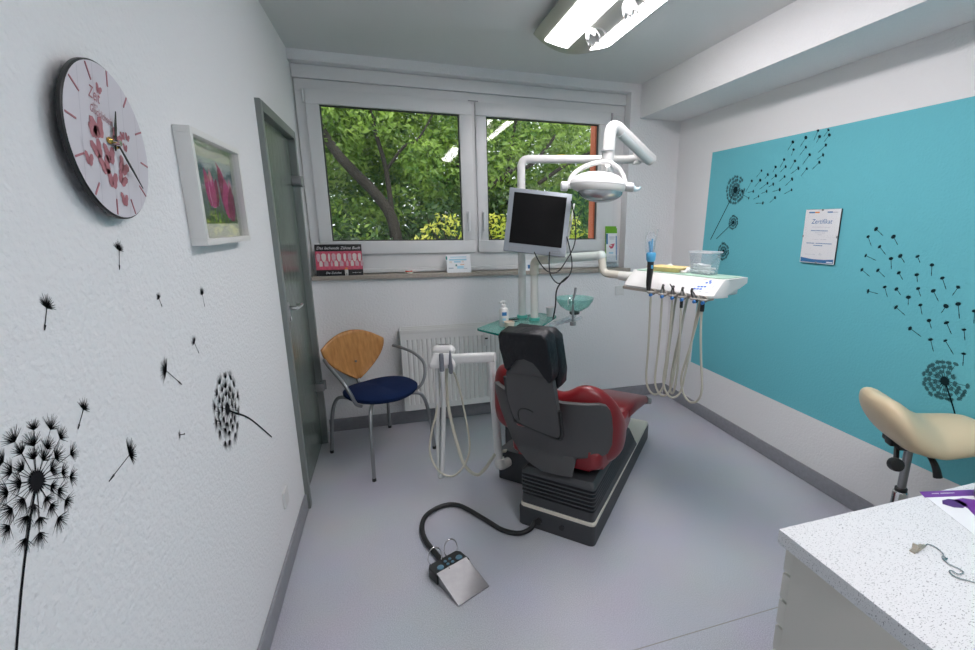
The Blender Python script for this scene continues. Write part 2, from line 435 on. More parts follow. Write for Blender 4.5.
b = MB(); b.box((XR-.006, YR/2-.01, bb/2), (.012, -YR-.03, bb), bev=.003); struct(b.build('baseboard_right', 'skirt'))
# shutter box over the window, stone sill under it
b = MB(); b.box((1.203, .14, 2.483), (2.40, .14, .078), bev=.004); b.box((1.203, .075, 2.447), (2.40, .012, .012), bev=.003)
struct(b.build('trim_2', 'pvc'))
b = MB(); b.box((1.23, .040, 1.150), (2.45, .135, .030), bev=.004); struct(b.build('trim_3', 'stone'))

# window: outer frame, two sashes with panes
def ring(bb, x0, x1, z0, z1, w, y0, y1, bev=.004, mi=0, wb=None):
    wb = wb or w; yc = (y0+y1)/2; d = y1-y0
    bb.box(((x0+x1)/2, yc, z1-w/2), (x1-x0, d, w), bev=bev, mi=mi); bb.box(((x0+x1)/2, yc, z0+wb/2), (x1-x0, d, wb), bev=bev, mi=mi)
    bb.box((x0+w/2, yc, (z0+wb+z1-w)/2), (w, d, z1-w-z0-wb), bev=bev, mi=mi); bb.box((x1-w/2, yc, (z0+wb+z1-w)/2), (w, d, z1-w-z0-wb), bev=bev, mi=mi)
b = MB(); ring(b, .008, 2.405, 1.165, 2.443, .075, .095, .165, wb=.15); b.box((1.1745, .13, 1.8415), (.055, .068, 1.053)); b.box((2.295, .13, 1.8415), (.07, .068, 1.053))
b.box((1.203, .088, 1.185), (2.39, .03, .03), bev=.006)
win = struct(b.build('window_1', 'pvc'))
for (x0, x1, gx0, gx1, hx) in ((.071, 1.160, .150, 1.073, 1.115), (1.189, 2.272, 1.268, 2.178, 1.232)):
    z0, z1, g0, g1 = 1.308, 2.380, 1.399, 2.290
    b = MB(); yc, d = .0875, .035
    b.box(((x0+x1)/2, yc, (g1+z1)/2), (x1-x0, d, z1-g1), bev=.005); b.box(((x0+x1)/2, yc, (g0+z0)/2), (x1-x0, d, g0-z0), bev=.005)
    b.box(((x0+gx0)/2, yc, (g0+g1)/2), (gx0-x0, d, g1-g0), bev=.005); b.box(((x1+gx1)/2, yc, (g0+g1)/2), (x1-gx1, d, g1-g0), bev=.005)
    sash = b.build('sash', 'pvc', win)
    b = MB(); ring(b, gx0-.002, gx1+.002, g0-.002, g1+.002, .010, .094, .112, bev=0); b.build('seal', 'pvc_gap', sash)
    b = MB(); b.box(((gx0+gx1)/2, .116, (g0+g1)/2), (gx1-gx0+.01, .004, g1-g0+.01)); b.build('glass_pane', 'glass', sash)
    b = MB(); b.box((hx, .064, 1.585), (.026, .012, .07), bev=.004); b.cyl((hx, .062, 1.60), (hx, .040, 1.60), .008)
    b.tube(bend([(hx, .040, 1.605), (hx, .036, 1.59), (hx, .038, 1.47)], .02), .0095, 10); b.build('handle', 'pvc', sash)
for x, z in ((.058, 2.34), (.058, 1.345), (2.285, 2.34)):
    b = MB(); b.cyl((x, .080, z-.04), (x, .080, z+.04), .009); b.build('hinge', 'tube' if x > 1 else 'pvc', win)
for xx in (1.165, 1.188):
    b = MB(); b.box((xx, .0745+.004, 2.386), (.05, .006, .006)); b.build('scissor_stay', 'tube', win)

# steel door frame, streaked glass leaf
b = MB()
fw = .045
for y in (D1+fw/2, D2-fw/2): b.box((-.02, y, DH/2), (.085, fw, DH), bev=.004)
b.box((-.02, (D1+D2)/2, DH-fw/2), (.085, D2-D1-2*fw, fw), bev=.001)
door = struct(b.build('door_1', mat('door frame grey', srgb(122, 128, 126), .4)))
b = MB(); b.box((-.020, (D1+D2)/2, (DH-fw)/2+.005), (.010, D2-D1-2*fw+.02, DH-fw-.012)); leaf = b.build('door_panel', 'frosted', door)
for z in (1.78, .43):
    b = MB(); b.box((.012, D2-.045, z), (.055, .075, .055), bev=.005); b.cyl((.034, D2-.012, z-.035), (.034, D2-.012, z+.03), .011); b.build('hinge', 'steel', door)
b = MB(); b.box((.0, D1+fw+.045, 1.075), (.035, .075, .10), bev=.006); lk = b.build('lock_plate', 'steel', leaf)
b = MB(); b.cyl((.015, D1+fw+.05, 1.10), (.055, D1+fw+.05, 1.10), .010); b.tube(bend([(.055, D1+fw+.045, 1.10), (.06, D1+fw+.10, 1.10), (.06, D1+fw+.165, 1.10), (.035, D1+fw+.172, 1.10)], .015), .010, 12); b.build('handle', 'chrome', lk)
b = MB(); b.cyl((.01, D1+fw+.05, 1.045), (.024, D1+fw+.05, 1.045), .012); b.build('lock_cylinder', 'chrome', lk)
# ------------------------------------------------------------------ wall stickers
LS = [(-2.416, 1.472, -2.43, 1.435), (-2.667, 1.395, -2.684, 1.363), (-2.283, 1.352, -2.276, 1.332), (-2.012, 1.323, -2.01, 1.288), (-2.126, 1.206, -2.109, 1.172), (-2.315, 1.182, -2.251, 1.128), (-2.638, 1.21, -2.663, 1.185), (-2.534, 1.071, -2.612, 1.058), (-2.306, 1.012, -2.282, 1.004)]
LSL = ['small black dandelion seed sticker high on white wall, straight below the clock', 'black dandelion seed sticker on white wall below the clock, third nearest the large dandelion head',
       'tiny black dandelion seed sticker under the clock, short tail slanting toward the door', 'tiny black dandelion seed sticker on white wall just under the framed tulip picture',
       'tiny slanted dandelion seed sticker, lower one of two seeds under the framed tulip picture', 'black dandelion seed sticker with long tail slanting toward the medium dandelion head',
       'black dandelion seed sticker upright just above the large dandelion head', 'largest black dandelion seed sticker, its long tail pointing back at the large dandelion head',
       'tiniest black seed sticker on white wall beside the medium dandelion head']
LSR = [.022, .022, .016, .022, .022, .034, .020, .034, .014]
def strip(b, Mx, p, q, w0, w1, mi=0, z=.0006):
    p, q = Vector((p[0], p[1], 0)), Vector((q[0], q[1], 0)); d = q-p
    n = Vector((-d.y, d.x, 0)).normalized()
    b.faces([(p+n*w0)+Vector((0, 0, z)), (p-n*w0)+Vector((0, 0, z)), (q-n*w1)+Vector((0, 0, z)), (q+n*w1)+Vector((0, 0, z))], [(0, 1, 2, 3)], mi, Mx)
def fan(b, Mx, o, ang, R, n=9, spread=75, w=.0012, mi=0, rr=None):
    rr = rr or rnd
    for k in range(n):
        a = ang+math.radians(-spread+2*spread*k/(n-1))+rr.uniform(-.06, .06); L = R*rr.uniform(.75, 1.08)
        strip(b, Mx, o, (o[0]+L*math.cos(a), o[1]+L*math.sin(a)), w, w*.25, mi)
def disc(b, Mx, o, r, n=16, mi=0, z=.001, sx=1, rot=0):
    pts = []
    for k in range(n):
        x, y = r*sx*math.cos(2*PI*k/n), r*math.sin(2*PI*k/n)
        pts.append((o[0]+x*math.cos(rot)-y*math.sin(rot), o[1]+x*math.sin(rot)+y*math.cos(rot)))
    b.poly(pts, Mx, mi, z)
for i, (y0, z0, y1, z1) in enumerate(LS):
    Mx = onL(y0, z0); b = MB(); t = (y1-y0, z1-z0); a = math.atan2(-t[1], -t[0]); R = LSR[i]
    strip(b, Mx, (0, 0), t, .0011, .0011); strip(b, Mx, (t[0]*.8, t[1]*.8), (t[0]*1.06, t[1]*1.06), .0026, .0012, z=.0008)
    fan(b, Mx, (0, 0), a, R, 15, 80, R*.055); fan(b, Mx, (0, 0), a, R*.6, 11, 85, R*.06, mi=1)
    tag(b.build('dandelion_seed_sticker', ['decal', 'decal_g'], loc=(0, y0, z0)), LSL[i], 'wall sticker', 'seed stickers on the white wall')

def big_head(b, Mx, R, rings, sides, core, tuft, w, mi0=0, mi1=1, gap=None, fill=None):
    rr = random.Random(11)
    # spiky core
    n = 22; pts = []
    for k in range(2*n):
        a = PI*k/n; q = core*(1.0 if k % 2 == 0 else .68)
        pts.append((q*math.cos(a), q*math.sin(a)))
    b.faces([(0, 0, .0012)]+[(x, y, .0012) for x, y in pts], [(0, i+1, (i+1) % (2*n)+1) for i in range(2*n)], mi0, Mx)
    for q, m in zip(rings, sides):
        for k in range(m):
            a = 2*PI*(k+.5*(rings.index(q) % 2))/m+rr.uniform(-.08, .08)
            if gap and gap[0] < math.degrees(a) % 360 < gap[1] and q > gap[2]: continue
            q_ = q*rr.uniform(.92, 1.06); o = (R*q_*math.cos(a), R*q_*math.sin(a)); ts = tuft*rr.uniform(.8, 1.2)
            strip(b, Mx, (core*.5*math.cos(a), core*.5*math.sin(a)), o, w*.8, w*.8, mi0)
            if fill: disc(b, Mx, (o[0]*1.03, o[1]*1.03), R*tuft*fill*.5, 8, mi1, .0007, .55, a)
            fan(b, Mx, o, a+rr.uniform(-.2, .2), R*ts, 11, 58, w*1.25, mi0, rr); fan(b, Mx, o, a, R*ts*.6, 7, 70, w*1.7, mi0, rr); fan(b, Mx, o, a, R*ts*1.05, 6, 66, w*1.2, mi1, rr)
def dandelion(Mx, label, R, rings, sides, core, tuft, w, stem, sw, mats, loc, group, gap=None, fill=None):
    t = thing('dandelion_sticker', label, 'wall sticker', loc, 0, group)
    b = MB(); big_head(b, Mx, R, rings, sides, core, tuft, w, gap=gap, fill=fill); b.build('seed_head', mats, t)
    b = MB(); P = smooth_path([Vector((x, y, 0)) for x, y in stem], 6) if len(stem) > 2 else [Vector((x, y, 0)) for x, y in stem]
    for p, q in zip(P, P[1:]): strip(b, Mx, p, q, sw, sw, z=.0009)
    b.build('stem', mats[0], t); return t
dandelion(onL(-2.779, 1.150), 'large black dandelion sticker low on the white wall beneath the clock', .090, [.36, .60, .88], [9, 12, 14], .021, .25, .0006,
          [(0, 0), (-.03, -.045), (-.071, -.115), (-.111, -.195), (-.19, -.36), (-.27, -.56)], .0024, ['decal', 'decal_g'], (0, -2.779, 1.15), 'dandelion stickers on the white wall')
dandelion(onL(-1.962, .947), 'medium black dandelion sticker below the tulip picture with sideways curving stem', .118, [.34, .58, .86], [9, 12, 14], .026, .27, .0008,
          [(0, 0), (.047, -.03), (.208, -.12), (.451, -.302)], .0034, ['decal', 'decal_g'], (0, -1.962, .947), 'dandelion stickers on the white wall')
g = 'dandelion stickers on the turquoise wall'
dandelion(onR(-.744, 1.761), 'dark dandelion sticker losing its seeds near the upper corner of the turquoise field', .095, [.35, .62, .90], [10, 16, 22], .030, .18, .0011,
          [(0, 0), (-.229, -.348)], .0036, ['decal_t', 'decal_t2'], (XR, -.744, 1.761), g, gap=(-1, 45, .5), fill=1.5)
dandelion(onR(-.753, 1.540), 'small round dandelion sticker on turquoise wall, under the one losing its seeds', .048, [.45, .85], [10, 18], .014, .22, .0010,
          [(0, 0), (-.17, -.119)], .0026, ['decal_t', 'decal_t2'], (XR, -.753, 1.54), g, fill=1.6)
dandelion(onR(-.674, 1.332), 'small round dandelion sticker on turquoise wall, just above the clear plastic box', .062, [.45, .85], [10, 18], .018, .22, .0011,
          [(0, 0), (-.16, -.13)], .0026, ['decal_t', 'decal_t2'], (XR, -.674, 1.332), g, fill=1.6)
dandelion(onR(-2.257, .848), 'large dark dandelion sticker on turquoise wall behind the cream saddle stool', .088, [.42, .68, .95], [9, 16, 24], .024, .17, .0010,
          [(0, 0), (.063, -.127), (.12, -.27)], .0034, ['decal_t', 'decal_t2'], (XR, -2.257, .848), g, gap=(8, 62, .5), fill=1.7)
RU = [(-1.209, 2.004, -1.18, 1.966), (-1.223, 1.96, -1.212, 1.93), (-1.302, 2.014, -1.273, 1.975), (-1.383, 2.038, -1.364, 1.994), (-1.451, 2.03, -1.429, 2.003), (-1.461, 2.003, -1.435, 1.975), (-1.398, 2.004, -1.384, 1.978), (-1.311, 1.961, -1.276, 1.925), (-1.447, 1.954, -1.405, 1.923), (-1.437, 1.904, -1.403, 1.887), (-1.345, 1.916, -1.307, 1.872), (-1.243, 1.893, -1.217, 1.855), (-1.157, 1.911, -1.132, 1.87), (-1.419, 1.867, -1.379, 1.836), (-1.337, 1.841, -1.305, 1.807), (-1.274, 1.85, -1.228, 1.826), (-1.175, 1.869, -1.139, 1.843), (-1.094, 1.875, -1.078, 1.849), (-0.975, 1.865, -0.937, 1.831), (-1.034, 1.835, -1.015, 1.814), (-1.103, 1.823, -1.071, 1.805), (-1.176, 1.812, -1.14, 1.788), (-1.237, 1.791, -1.194, 1.759), (-0.972, 1.806, -0.932, 1.771), (-0.895, 1.807, -0.851, 1.744), (-1.039, 1.783, -0.98, 1.753), (-1.089, 1.774, -1.056, 1.761), (-1.148, 1.738, -1.095, 1.73), (-1.243, 1.73, -1.192, 1.71), (-1.039, 1.734, -0.999, 1.724), (-0.918, 1.741, -0.871, 1.737), (-0.972, 1.706, -0.931, 1.691), (-0.882, 1.701, -0.818, 1.727), (-1.117, 1.69, -1.081, 1.664), (-1.017, 1.663, -0.957, 1.663), (-0.815, 1.747, -0.785, 1.758)]
RL = [(-1.82, 1.506, -1.858, 1.477), (-1.783, 1.467, -1.806, 1.426), (-1.914, 1.47, -1.939, 1.436), (-1.853, 1.42, -1.887, 1.387), (-1.788, 1.373, -1.843, 1.354), (-1.919, 1.365, -1.929, 1.319), (-1.963, 1.381, -1.986, 1.355), (-2.042, 1.384, -2.056, 1.36), (-2.11, 1.35, -2.116, 1.305), (-1.779, 1.299, -1.823, 1.272), (-1.865, 1.304, -1.902, 1.277), (-1.97, 1.301, -1.992, 1.274), (-2.053, 1.3, -2.061, 1.271), (-2.164, 1.297, -2.186, 1.254), (-2.231, 1.265, -2.217, 1.23), (-1.833, 1.195, -1.882, 1.19), (-1.913, 1.225, -1.933, 1.183), (-1.973, 1.223, -1.996, 1.2), (-2.071, 1.238, -2.087, 1.207), (-2.138, 1.236, -2.165, 1.197), (-2.034, 1.191, -2.039, 1.158), (-2.094, 1.164, -2.108, 1.126), (-1.987, 1.136, -2.032, 1.108), (-2.199, 1.176, -2.188, 1.147), (-2.246, 1.193, -2.261, 1.137), (-2.144, 1.1, -2.159, 1.07), (-2.217, 1.104, -2.243, 1.063), (-2.07, 1.048, -2.121, 1.023), (-2.288, 1.088, -2.299, 1.048), (-2.312, 1.173, -2.318, 1.126), (-2.166, 1.015, -2.186, 0.969), (-2.227, 1.025, -2.266, 0.977), (-2.306, 0.985, -2.312, 0.937)]
for L, lab, grp in ((RU, 'dark dandelion seed sticker drifting up from the dandelion near the turquoise corner', 'seeds drifting from the upper dandelion'),
                    (RL, 'dark dandelion seed sticker floating on turquoise between certificate and the large dandelion by the stool', 'seeds floating above the large dandelion')):
    for i, (y0, z0, y1, z1) in enumerate(L):
        Mx = onR(y0, z0); b = MB(); t = (-(y1-y0), z1-z0); a = math.atan2(-t[1], -t[0]); rr = random.Random(i)
        R = rr.uniform(.0095, .0135)*(.9 if L is RL else .88)
        strip(b, Mx, (0, 0), t, .0013, .0013); strip(b, Mx, (t[0]*.72, t[1]*.72), (t[0]*1.05, t[1]*1.05), .0022, .001, z=.0008)
        disc(b, Mx, (R*.25*math.cos(a), R*.25*math.sin(a)), R, 12, 0, .0008, rr.uniform(.5, .8), a)
        fan(b, Mx, (0, 0), a, R*1.35, 9, 80, .0012, 0, rr)
        tag(b.build('dandelion_seed_sticker', 'decal_t', loc=(XR, y0, z0)), lab, 'wall sticker', grp)

# ------------------------------------------------------------------ clock
t = thing('wall_clock', 'round pale wall clock with rose butterflies and black hands', 'clock', (0, -2.425, 1.677))
K = onL(-2.425, 1.678, .022) @ Matrix.Rotation(math.radians(-13), 4, 'Z'); R = .144
b = MB(); b.lathe([(R-.004, -.005), (R, -.003), (R, .003), (R-.003, .005)], seg=72, Mx=K, cap1=False); b.build('rim', 'black', t)
b = MB(); b.lathe([(R-.003, .0045), (R-.003, .0052)], seg=72, Mx=K)
for x in (-.095, -.048, 0.0, .05, .098):
    q = math.sqrt(R*R-x*x)-.006; strip(b, K, (x, -q), (x, q), .0007, .0007, 1, .0056)
b.build('dial', ['face', 'facegrain'], t)
for k in range(12):
    a = PI/2-k*PI/6; b = MB(); b.box(((R-.020)*math.cos(a), (R-.020)*math.sin(a), .0060), (.030, .0034, .0008), rz=a, Mx=K); b.build('hour_mark', 'rose', t)
b = MB()
def butterfly(b, x, y, s, rot):
    c, s_ = math.cos(rot), math.sin(rot)
    for sg in (-1, 1):
        P = [(-sg*.10, -.55), (-sg*.08, .20), (sg*.42, 1.0), (sg*.98, 1.05), (sg*1.12, .50), (sg*.88, .0), (sg*.85, -.42), (sg*.50, -.90), (sg*.05, -.85)]
        pts = [(x+s*(u*c-v*s_), y+s*(u*s_+v*c)) for u, v in P]
        b.faces([(u, v, .0061) for u, v in pts], [(0, i, i+1) for i in range(1, len(pts)-1)], 0, K)
# butterflies of the dial, placed on the clock face (metres from its centre)
for x, y, s, r_ in ((-.045, .010, .020, .35), (-.060, -.002, .013, .1), (-.052, -.032, .017, .5), (-.012, -.028, .018, .1), (.035, -.035, .017, -.5), (.018, .015, .016, -.4), (-.030, -.054, .018, .35),
                    (-.080, -.060, .012, .0), (-.008, -.075, .017, .0), (.028, -.062, .015, -.5), (.030, -.103, .013, .0), (.042, .030, .008, .3), (.060, .034, .008, -.2), (.048, .008, .008, 0), (-.032, .088, .009, -.3)):
    butterfly(b, x, y, s*.98, r_)
b.text('Zeit', .034, K @ Matrix.Translation((-.050, .070, .006)) @ Matrix.Diagonal((.62, 1, 1, 1)), 0, .35); b.text('zum', .009, K @ Matrix.Translation((-.048, .052, .006)), 0, .3)
b.text('Gl\u00fccklichsein', .022, K @ Matrix.Translation((-.030, .040, .006)) @ Matrix.Diagonal((.62, 1, 1, 1)), 0, .35)
b.build('dial_print', 'rose', t)
def hand(name, ang, L, w, z):
    b = MB(); Q = K @ Matrix.Rotation(ang, 4, 'Z'); b.prism([(-.016, -.0015), (L*.5, -w), (L, -.0006), (L, .0006), (L*.5, w), (-.016, .0015)], .0012, Q, z0=z); b.build(name, 'black', t)
hand('hour_hand', math.radians(82), .066, .0036, .011); hand('minute_hand', math.radians(-35), .108, .0030, .014)
b = MB(); b.cyl((0, 0, .005), (0, 0, .020), .0055, Mx=K); b.build('spindle', 'chrome', t)
for x in (-.012, .012):
    b = MB(); b.ell((x, 0, .008), (.007, .007, .005), Mx=K, seg=12, n=6); b.build('pin', 'gold', t)
b = MB(); b.cyl((0, 0, -.022), (0, 0, -.004), .03, Mx=K); b.build('movement', 'black', t)

# ------------------------------------------------------------------ tulip picture
t = thing('framed_picture', 'white box frame with a photo of two magenta tulips on the white wall', 'picture', (0, -1.80, 1.462))
K = onL(-1.805, 1.622, 0); W_, H_ = .455, .318
b = MB(); fwid = .018
for (cx, cz, w, h) in ((0, H_/2-fwid/2, W_, fwid), (0, -H_/2+fwid/2, W_, fwid), (-W_/2+fwid/2, 0, fwid, H_-2*fwid), (W_/2-fwid/2, 0, fwid, H_-2*fwid)):
    b.box((cx, cz, .021), (w, h, .040), Mx=K, bev=.0015)
b.build('frame', 'picframe', t)
b = MB(); b.box((0, 0, .008), (W_-2*fwid+.004, H_-2*fwid+.004, .006), Mx=K); b.build('mat_board', 'matboard', t)
b = MB(); PX0, PX1, PY0, PY1 = -.115, .225-.02, -.098, .098
m, nt, p, tc = node_mat('blurred garden photo')
sp = nd(nt, 'ShaderNodeSeparateXYZ'); nt.links.new(tc.outputs['Generated'], sp.inputs[0])
n = nd(nt, 'ShaderNodeTexNoise'); n.inputs['Scale'].default_value = 4; n.inputs['Detail'].default_value = 1; nt.links.new(tc.outputs['Generated'], n.inputs['Vector'])
f = math_node(nt, 'ADD', math_node(nt, 'MULTIPLY', math_node(nt, 'ADD', n.outputs['Fac'], -.5), .5), sp.outputs[2])
r = nd(nt, 'ShaderNodeValToRGB'); e = r.color_ramp.elements
e[0].position = .05; e[0].color = srgb(72, 96, 62); e[1].position = .35; e[1].color = srgb(112, 126, 130)
for pos, c in ((.62, srgb(168, 166, 172)), (.76, srgb(70, 108, 124)), (.9, srgb(180, 186, 190))):
    q = r.color_ramp.elements.new(pos); q.color = c
nt.links.new(f, r.inputs[0]); nt.links.new(r.outputs[0], p.inputs['Base Color']); p.inputs['Roughness'].default_value = .3
M['tulipbg'] = m
b.poly([(PX0, PY0), (PX1, PY0), (PX1, PY1), (PX0, PY1)], K, 0, .0122)
ph = b.build('photo', 'tulipbg', t)
def petal(b, cx, cy, w, h, lean, mi, z):
    pts = []
    for k in range(9):
        v = k/8; q = w*math.sin(PI*min(1, v*.92+.08))**.75*(1-.35*v); pts.append((cx+q+lean*v*v, cy+h*v))
    for k in range(8, -1, -1):
        v = k/8; q = w*math.sin(PI*min(1, v*.92+.08))**.75*(1-.35*v); pts.append((cx-q+lean*v*v, cy+h*v))
    b.faces([(x, y, z) for x, y in pts], [tuple(range(len(pts)))], mi, K)
b = MB()
for x0, y0, x1, y1, w in ((-.026, -.098, -.020, -.045, .0045), (-.060, -.098, -.066, -.03, .003), (.095, -.098, .088, -.02, .004), (.055, -.098, .035, .0, .003)):
    strip(b, K, (x0, y0), (x1, y1), w, w*.8, 4, .0126)
b.poly([(.0, -.098), (.022, -.098), (.026, -.066), (.01, -.058)], K, 5, .0127)
petal(b, -.045, -.045, .034, .112, -.028, 0, .0128); petal(b, .004, -.045, .032, .088, .022, 1, .0129); petal(b, -.022, -.050, .036, .118, -.004, 2, .0130); petal(b, -.012, -.048, .020, .095, .004, 0, .0131); petal(b, -.030, -.048, .014, .10, -.012, 0, .0132)
petal(b, .115, -.075, .055, .15, -.06, 1, .0128); petal(b, .125, -.08, .060, .13, -.01, 0, .0129); petal(b, .15, -.09, .045, .12, .02, 1, .0130); petal(b, .095, .03, .022, .066, -.05, 0, .0127); petal(b, .165, .0, .02, .05, .0, 2, .0126)
b.build('tulip_print', ['tul1', 'tul2', 'tul3', 'tul1', 'leafstem', 'leafstem'], ph, angle=180)
b = MB(); b.box((0, 0, .030), (W_-2*fwid+.002, H_-2*fwid+.002, .0015), Mx=K); b.build('glass', 'picglass', t)

# ------------------------------------------------------------------ certificate on the turquoise wall
t = thing('certificate', 'white certificate in a frameless clip frame on the turquoise wall', 'certificate', (XR, -1.498, 1.312))
K = onR(-1.499, 1.462); W_, H_ = .232, .300
b = MB(); b.box((0, 0, .006), (W_, H_, .008), Mx=K); b.build('backing', 'black', t)
b = MB(); b.box((0, 0, .0105), (W_-.001, H_-.001, .001), Mx=K); pg = b.build('page', 'paper', t)
def bars(b, L, mi, z=.0113):
    for (cx, cy, w, h) in L: b.box((cx, cy, z), (w, h, .0003), Mx=K, mi=mi)
b = MB(); b.text('Zertifikat', .036, K @ Matrix.Translation((.0, .082, .0114)), 0, .2); b.build('title', 'navyprint', pg)
b = MB()
for (x, y, w, n) in ((0, .052, .12, 26), (0, .032, .13, 16), (0, .020, .07, 14), (0, .010, .03, 6), (0, -.016, .09, 20), (0, -.038, .17, 24), (0, -.050, .07, 16), (-.05, -.102, .07, 14)):
    rr = random.Random(int(1000*y)+9); x0 = x-w/2; cw = w/n
    bold = n in (16, 24)
    for k in range(n):
        if rr.random() < .16: continue
        b.box((x0+cw*(k+.5), y, .0113), (cw*.72, .0048 if bold else .0022, .0003), Mx=K, mi=1 if bold else 0)
b.tube([(.01, -.103, .0114), (.018, -.092, .0114), (.02, -.104, .0114), (.03, -.098, .0114)], .0006, 5, Mx=K, sm=3)
b.build('fine_print', ['greyprint', 'navyprint'], pg)
b = MB(); bars(b, [(-.072, .133, .040, .007)], 0); bars(b, [(-.036, .133, .030, .007)], 1); bars(b, [(.048, .133, .034, .007)], 0); bars(b, [(.083, .132, .030, .0035)], 2)
pts = [(-.112, -.146), (.110, -.146), (.110, -.122), (.05, -.128), (-.03, -.128), (-.112, -.120)]
b.poly(pts, K, 0, .0114); bars(b, [(.086, -.139, .038, .006)], 3, .0117)
b.build('logo_band', ['navyprint', 'orange', 'greyprint', 'paper'], pg)
b = MB(); b.box((0, 0, .0122), (W_, H_, .0012), Mx=K); b.build('cover_glass', 'picglass', t)
for (x, y, w, h) in ((0, H_/2-.004, .012, .010), (0, -H_/2+.004, .012, .010), (-W_/2+.003, .0, .008, .012), (W_/2-.003, 0, .008, .012)):
    b = MB(); b.box((x, y, .0135), (w, h, .0012), Mx=K); b.build('clip', 'steel', t)

# ------------------------------------------------------------------ sockets
def socket(K, name, label):
    t = thing(name, label, 'socket', K.translation)
    b = MB(); b.prism(rrect(.081, .081, .008), .010, K, bev=.002); b.build('cover_plate', 'white', t)
    b = MB(); b.lathe([(.024, .0102), (.0215, .0108), (.020, .004), (.019, .0035)], seg=28, Mx=K); b.build('socket_cup', 'white', t)
    for x in (-.0095, .0095):
        b = MB(); b.cyl((x, 0, .0035), (x, 0, .0050), .0028, Mx=K, seg=10); b.build('contact', 'black', t)
    return t
socket(onL(-1.443, .318), 'wall_socket', 'white wall socket low on the white wall before the glass door')
socket(frame((2.372, 0, .975), (1, 0, 0), (0, 0, 1), (0, -1, 0)), 'wall_socket', 'small white wall socket under the window sill beside the instrument table')

# ------------------------------------------------------------------ radiator
t = thing('radiator', 'white ribbed panel radiator on the wall under the window', 'radiator', (.95, -.07, .137))
x0, x1, z0, z1, yf = .565, 1.40, .137, .735, -.105
b = MB(); pitch_ = .0345; prof = []
n = int((x1-x0-.05)/pitch_)
prof.append((x0, yf)); xx = x0+.03
for k in range(n):
    prof += [(xx, yf), (xx+.006, yf+.010), (xx+.012, yf+.010), (xx+.018, yf)]; xx += pitch_
prof.append((x1, yf))
rows = [[(x, yf if f else y, z) for x, y in prof] for z, f in ((z0, 1), (z0+.045, 1), (z0+.06, 0), (z1-.06, 0), (z1-.045, 1), (z1, 1))]
b.grid(rows)
b.grid([[(x, -.035, z0), (x, yf, z0)] for x in (x0, x1)]); b.grid([[(x0, -.035, z) for z in (z0, z1)], [(x0, yf, z) for z in (z0, z1)]])
b.grid([[(x1, -.035, z) for z in (z0, z1)], [(x1, yf, z) for z in (z0, z1)]]); b.grid([[(x0, -.035, z0), (x1, -.035, z0)], [(x0, -.035, z1), (x1, -.035, z1)]])
b.build('panel', 'rad', t, angle=25)
b = MB(); b.box(((x0+x1)/2, -.070, z1+.017), (x1-x0+.008, .008, .035)); b.box(((x0+x1)/2, -.033, z1+.020), (x1-x0+.008, .008, .040)); b.box(((x0+x1)/2, -.106, z1+.015), (x1-x0+.008, .006, .030), bev=.002)
for k in range(40): b.box((x0+.01+k*(x1-x0-.02)/39, -.07, z1+.022), (.004, .07, .004))
b.build('top_grille', 'rad', t)
for x in (x0-.002, x1+.002):
    b = MB(); b.box((x, -.070, (z0+z1)/2+.016), (.006, .078, z1-z0+.03), bev=.002); b.build('side_cover', 'rad', t)
b = MB(); b.box((1.190, -.118, .66), (.035, .026, .10), bev=.005); mt = b.build('heat_meter', 'white', t)
b = MB(); b.box((1.190, -.1315, .668), (.022, .002, .012)); b.build('display', 'black', mt)
b = MB()
for x in (.66, 1.30): b.box((x, -.022, .60), (.03, .028, .05))
b.build('wall_bracket', 'rad', t)

# ------------------------------------------------------------------ visitor chair
t = thing('visitor_chair', 'visitor chair with fan-shaped wooden back, navy seat and grey tube legs', 'chair', (.39, -.44, 0))
CX = Vector((.39, -.44, 0)); fd = Vector((.54, -.84, 0)).normalized(); sd = Vector((-fd.y, fd.x, 0))*-1  # sd: toward the sitter's right-hand... picture left
sd = Vector((-.84, -.54, 0)).normalized()
P = lambda f, s, z: CX+fd*f+sd*s+Vector((0, 0, z))
K = frame(CX, sd, fd, (0, 0, 1))
b = MB(); rings = []
for z, q in ((.432, .80), (.440, .93), (.455, .995), (.470, 1.0), (.482, .94), (.490, .80), (.494, .5), (.495, .1)):
    rings.append([Vector((.232*q*math.copysign(abs(math.cos(a))**.9, math.cos(a)), .215*q*math.copysign(abs(math.sin(a))**.9, math.sin(a)), z+.012*abs(math.cos(a)))) for a in [2*PI*k/48 for k in range(48)]])
b.loft(rings, Mx=K @ Matrix.Translation((0, .045, -.012))); b.build('seat', 'navy', t)
feet = {'fl': Vector((.346, -.839, 0)), 'fr': Vector((.733, -.511, 0)), 'bl': Vector((.062, -.367, 0)), 'br': Vector((.440, -.055, 0))}
tops = {'fl': P(.16, .14, .42), 'fr': P(.17, -.15, .42), 'bl': P(-.07, .17, .42), 'br': P(-.09, -.13, .42)}
for k in feet:
    f_, tp = feet[k], tops[k]; d = (f_-tp); d.z = 0
    b = MB(); pts = [tp, tp+d*.45+Vector((0, 0, -.012)), tp+d*.72+Vector((0, 0, -.09)), tp+d*.88+Vector((0, 0, -.23)), f_+Vector((0, 0, .012))]
    b.tube(pts, .0115, 12, sm=6); lg = b.build('leg', 'tube', t)
    b = MB(); b.cyl(f_, f_+Vector((0, 0, .02)), .0125, seg=12); b.build('foot_cap', 'black', lg)
b = MB(); b.tube([tops['fl'], P(.04, 0, .418), tops['br']], .0115, 10); b.tube([tops['fr'], P(.04, 0, .418), tops['bl']], .0115, 10); b.build('under_frame', 'tube', t)
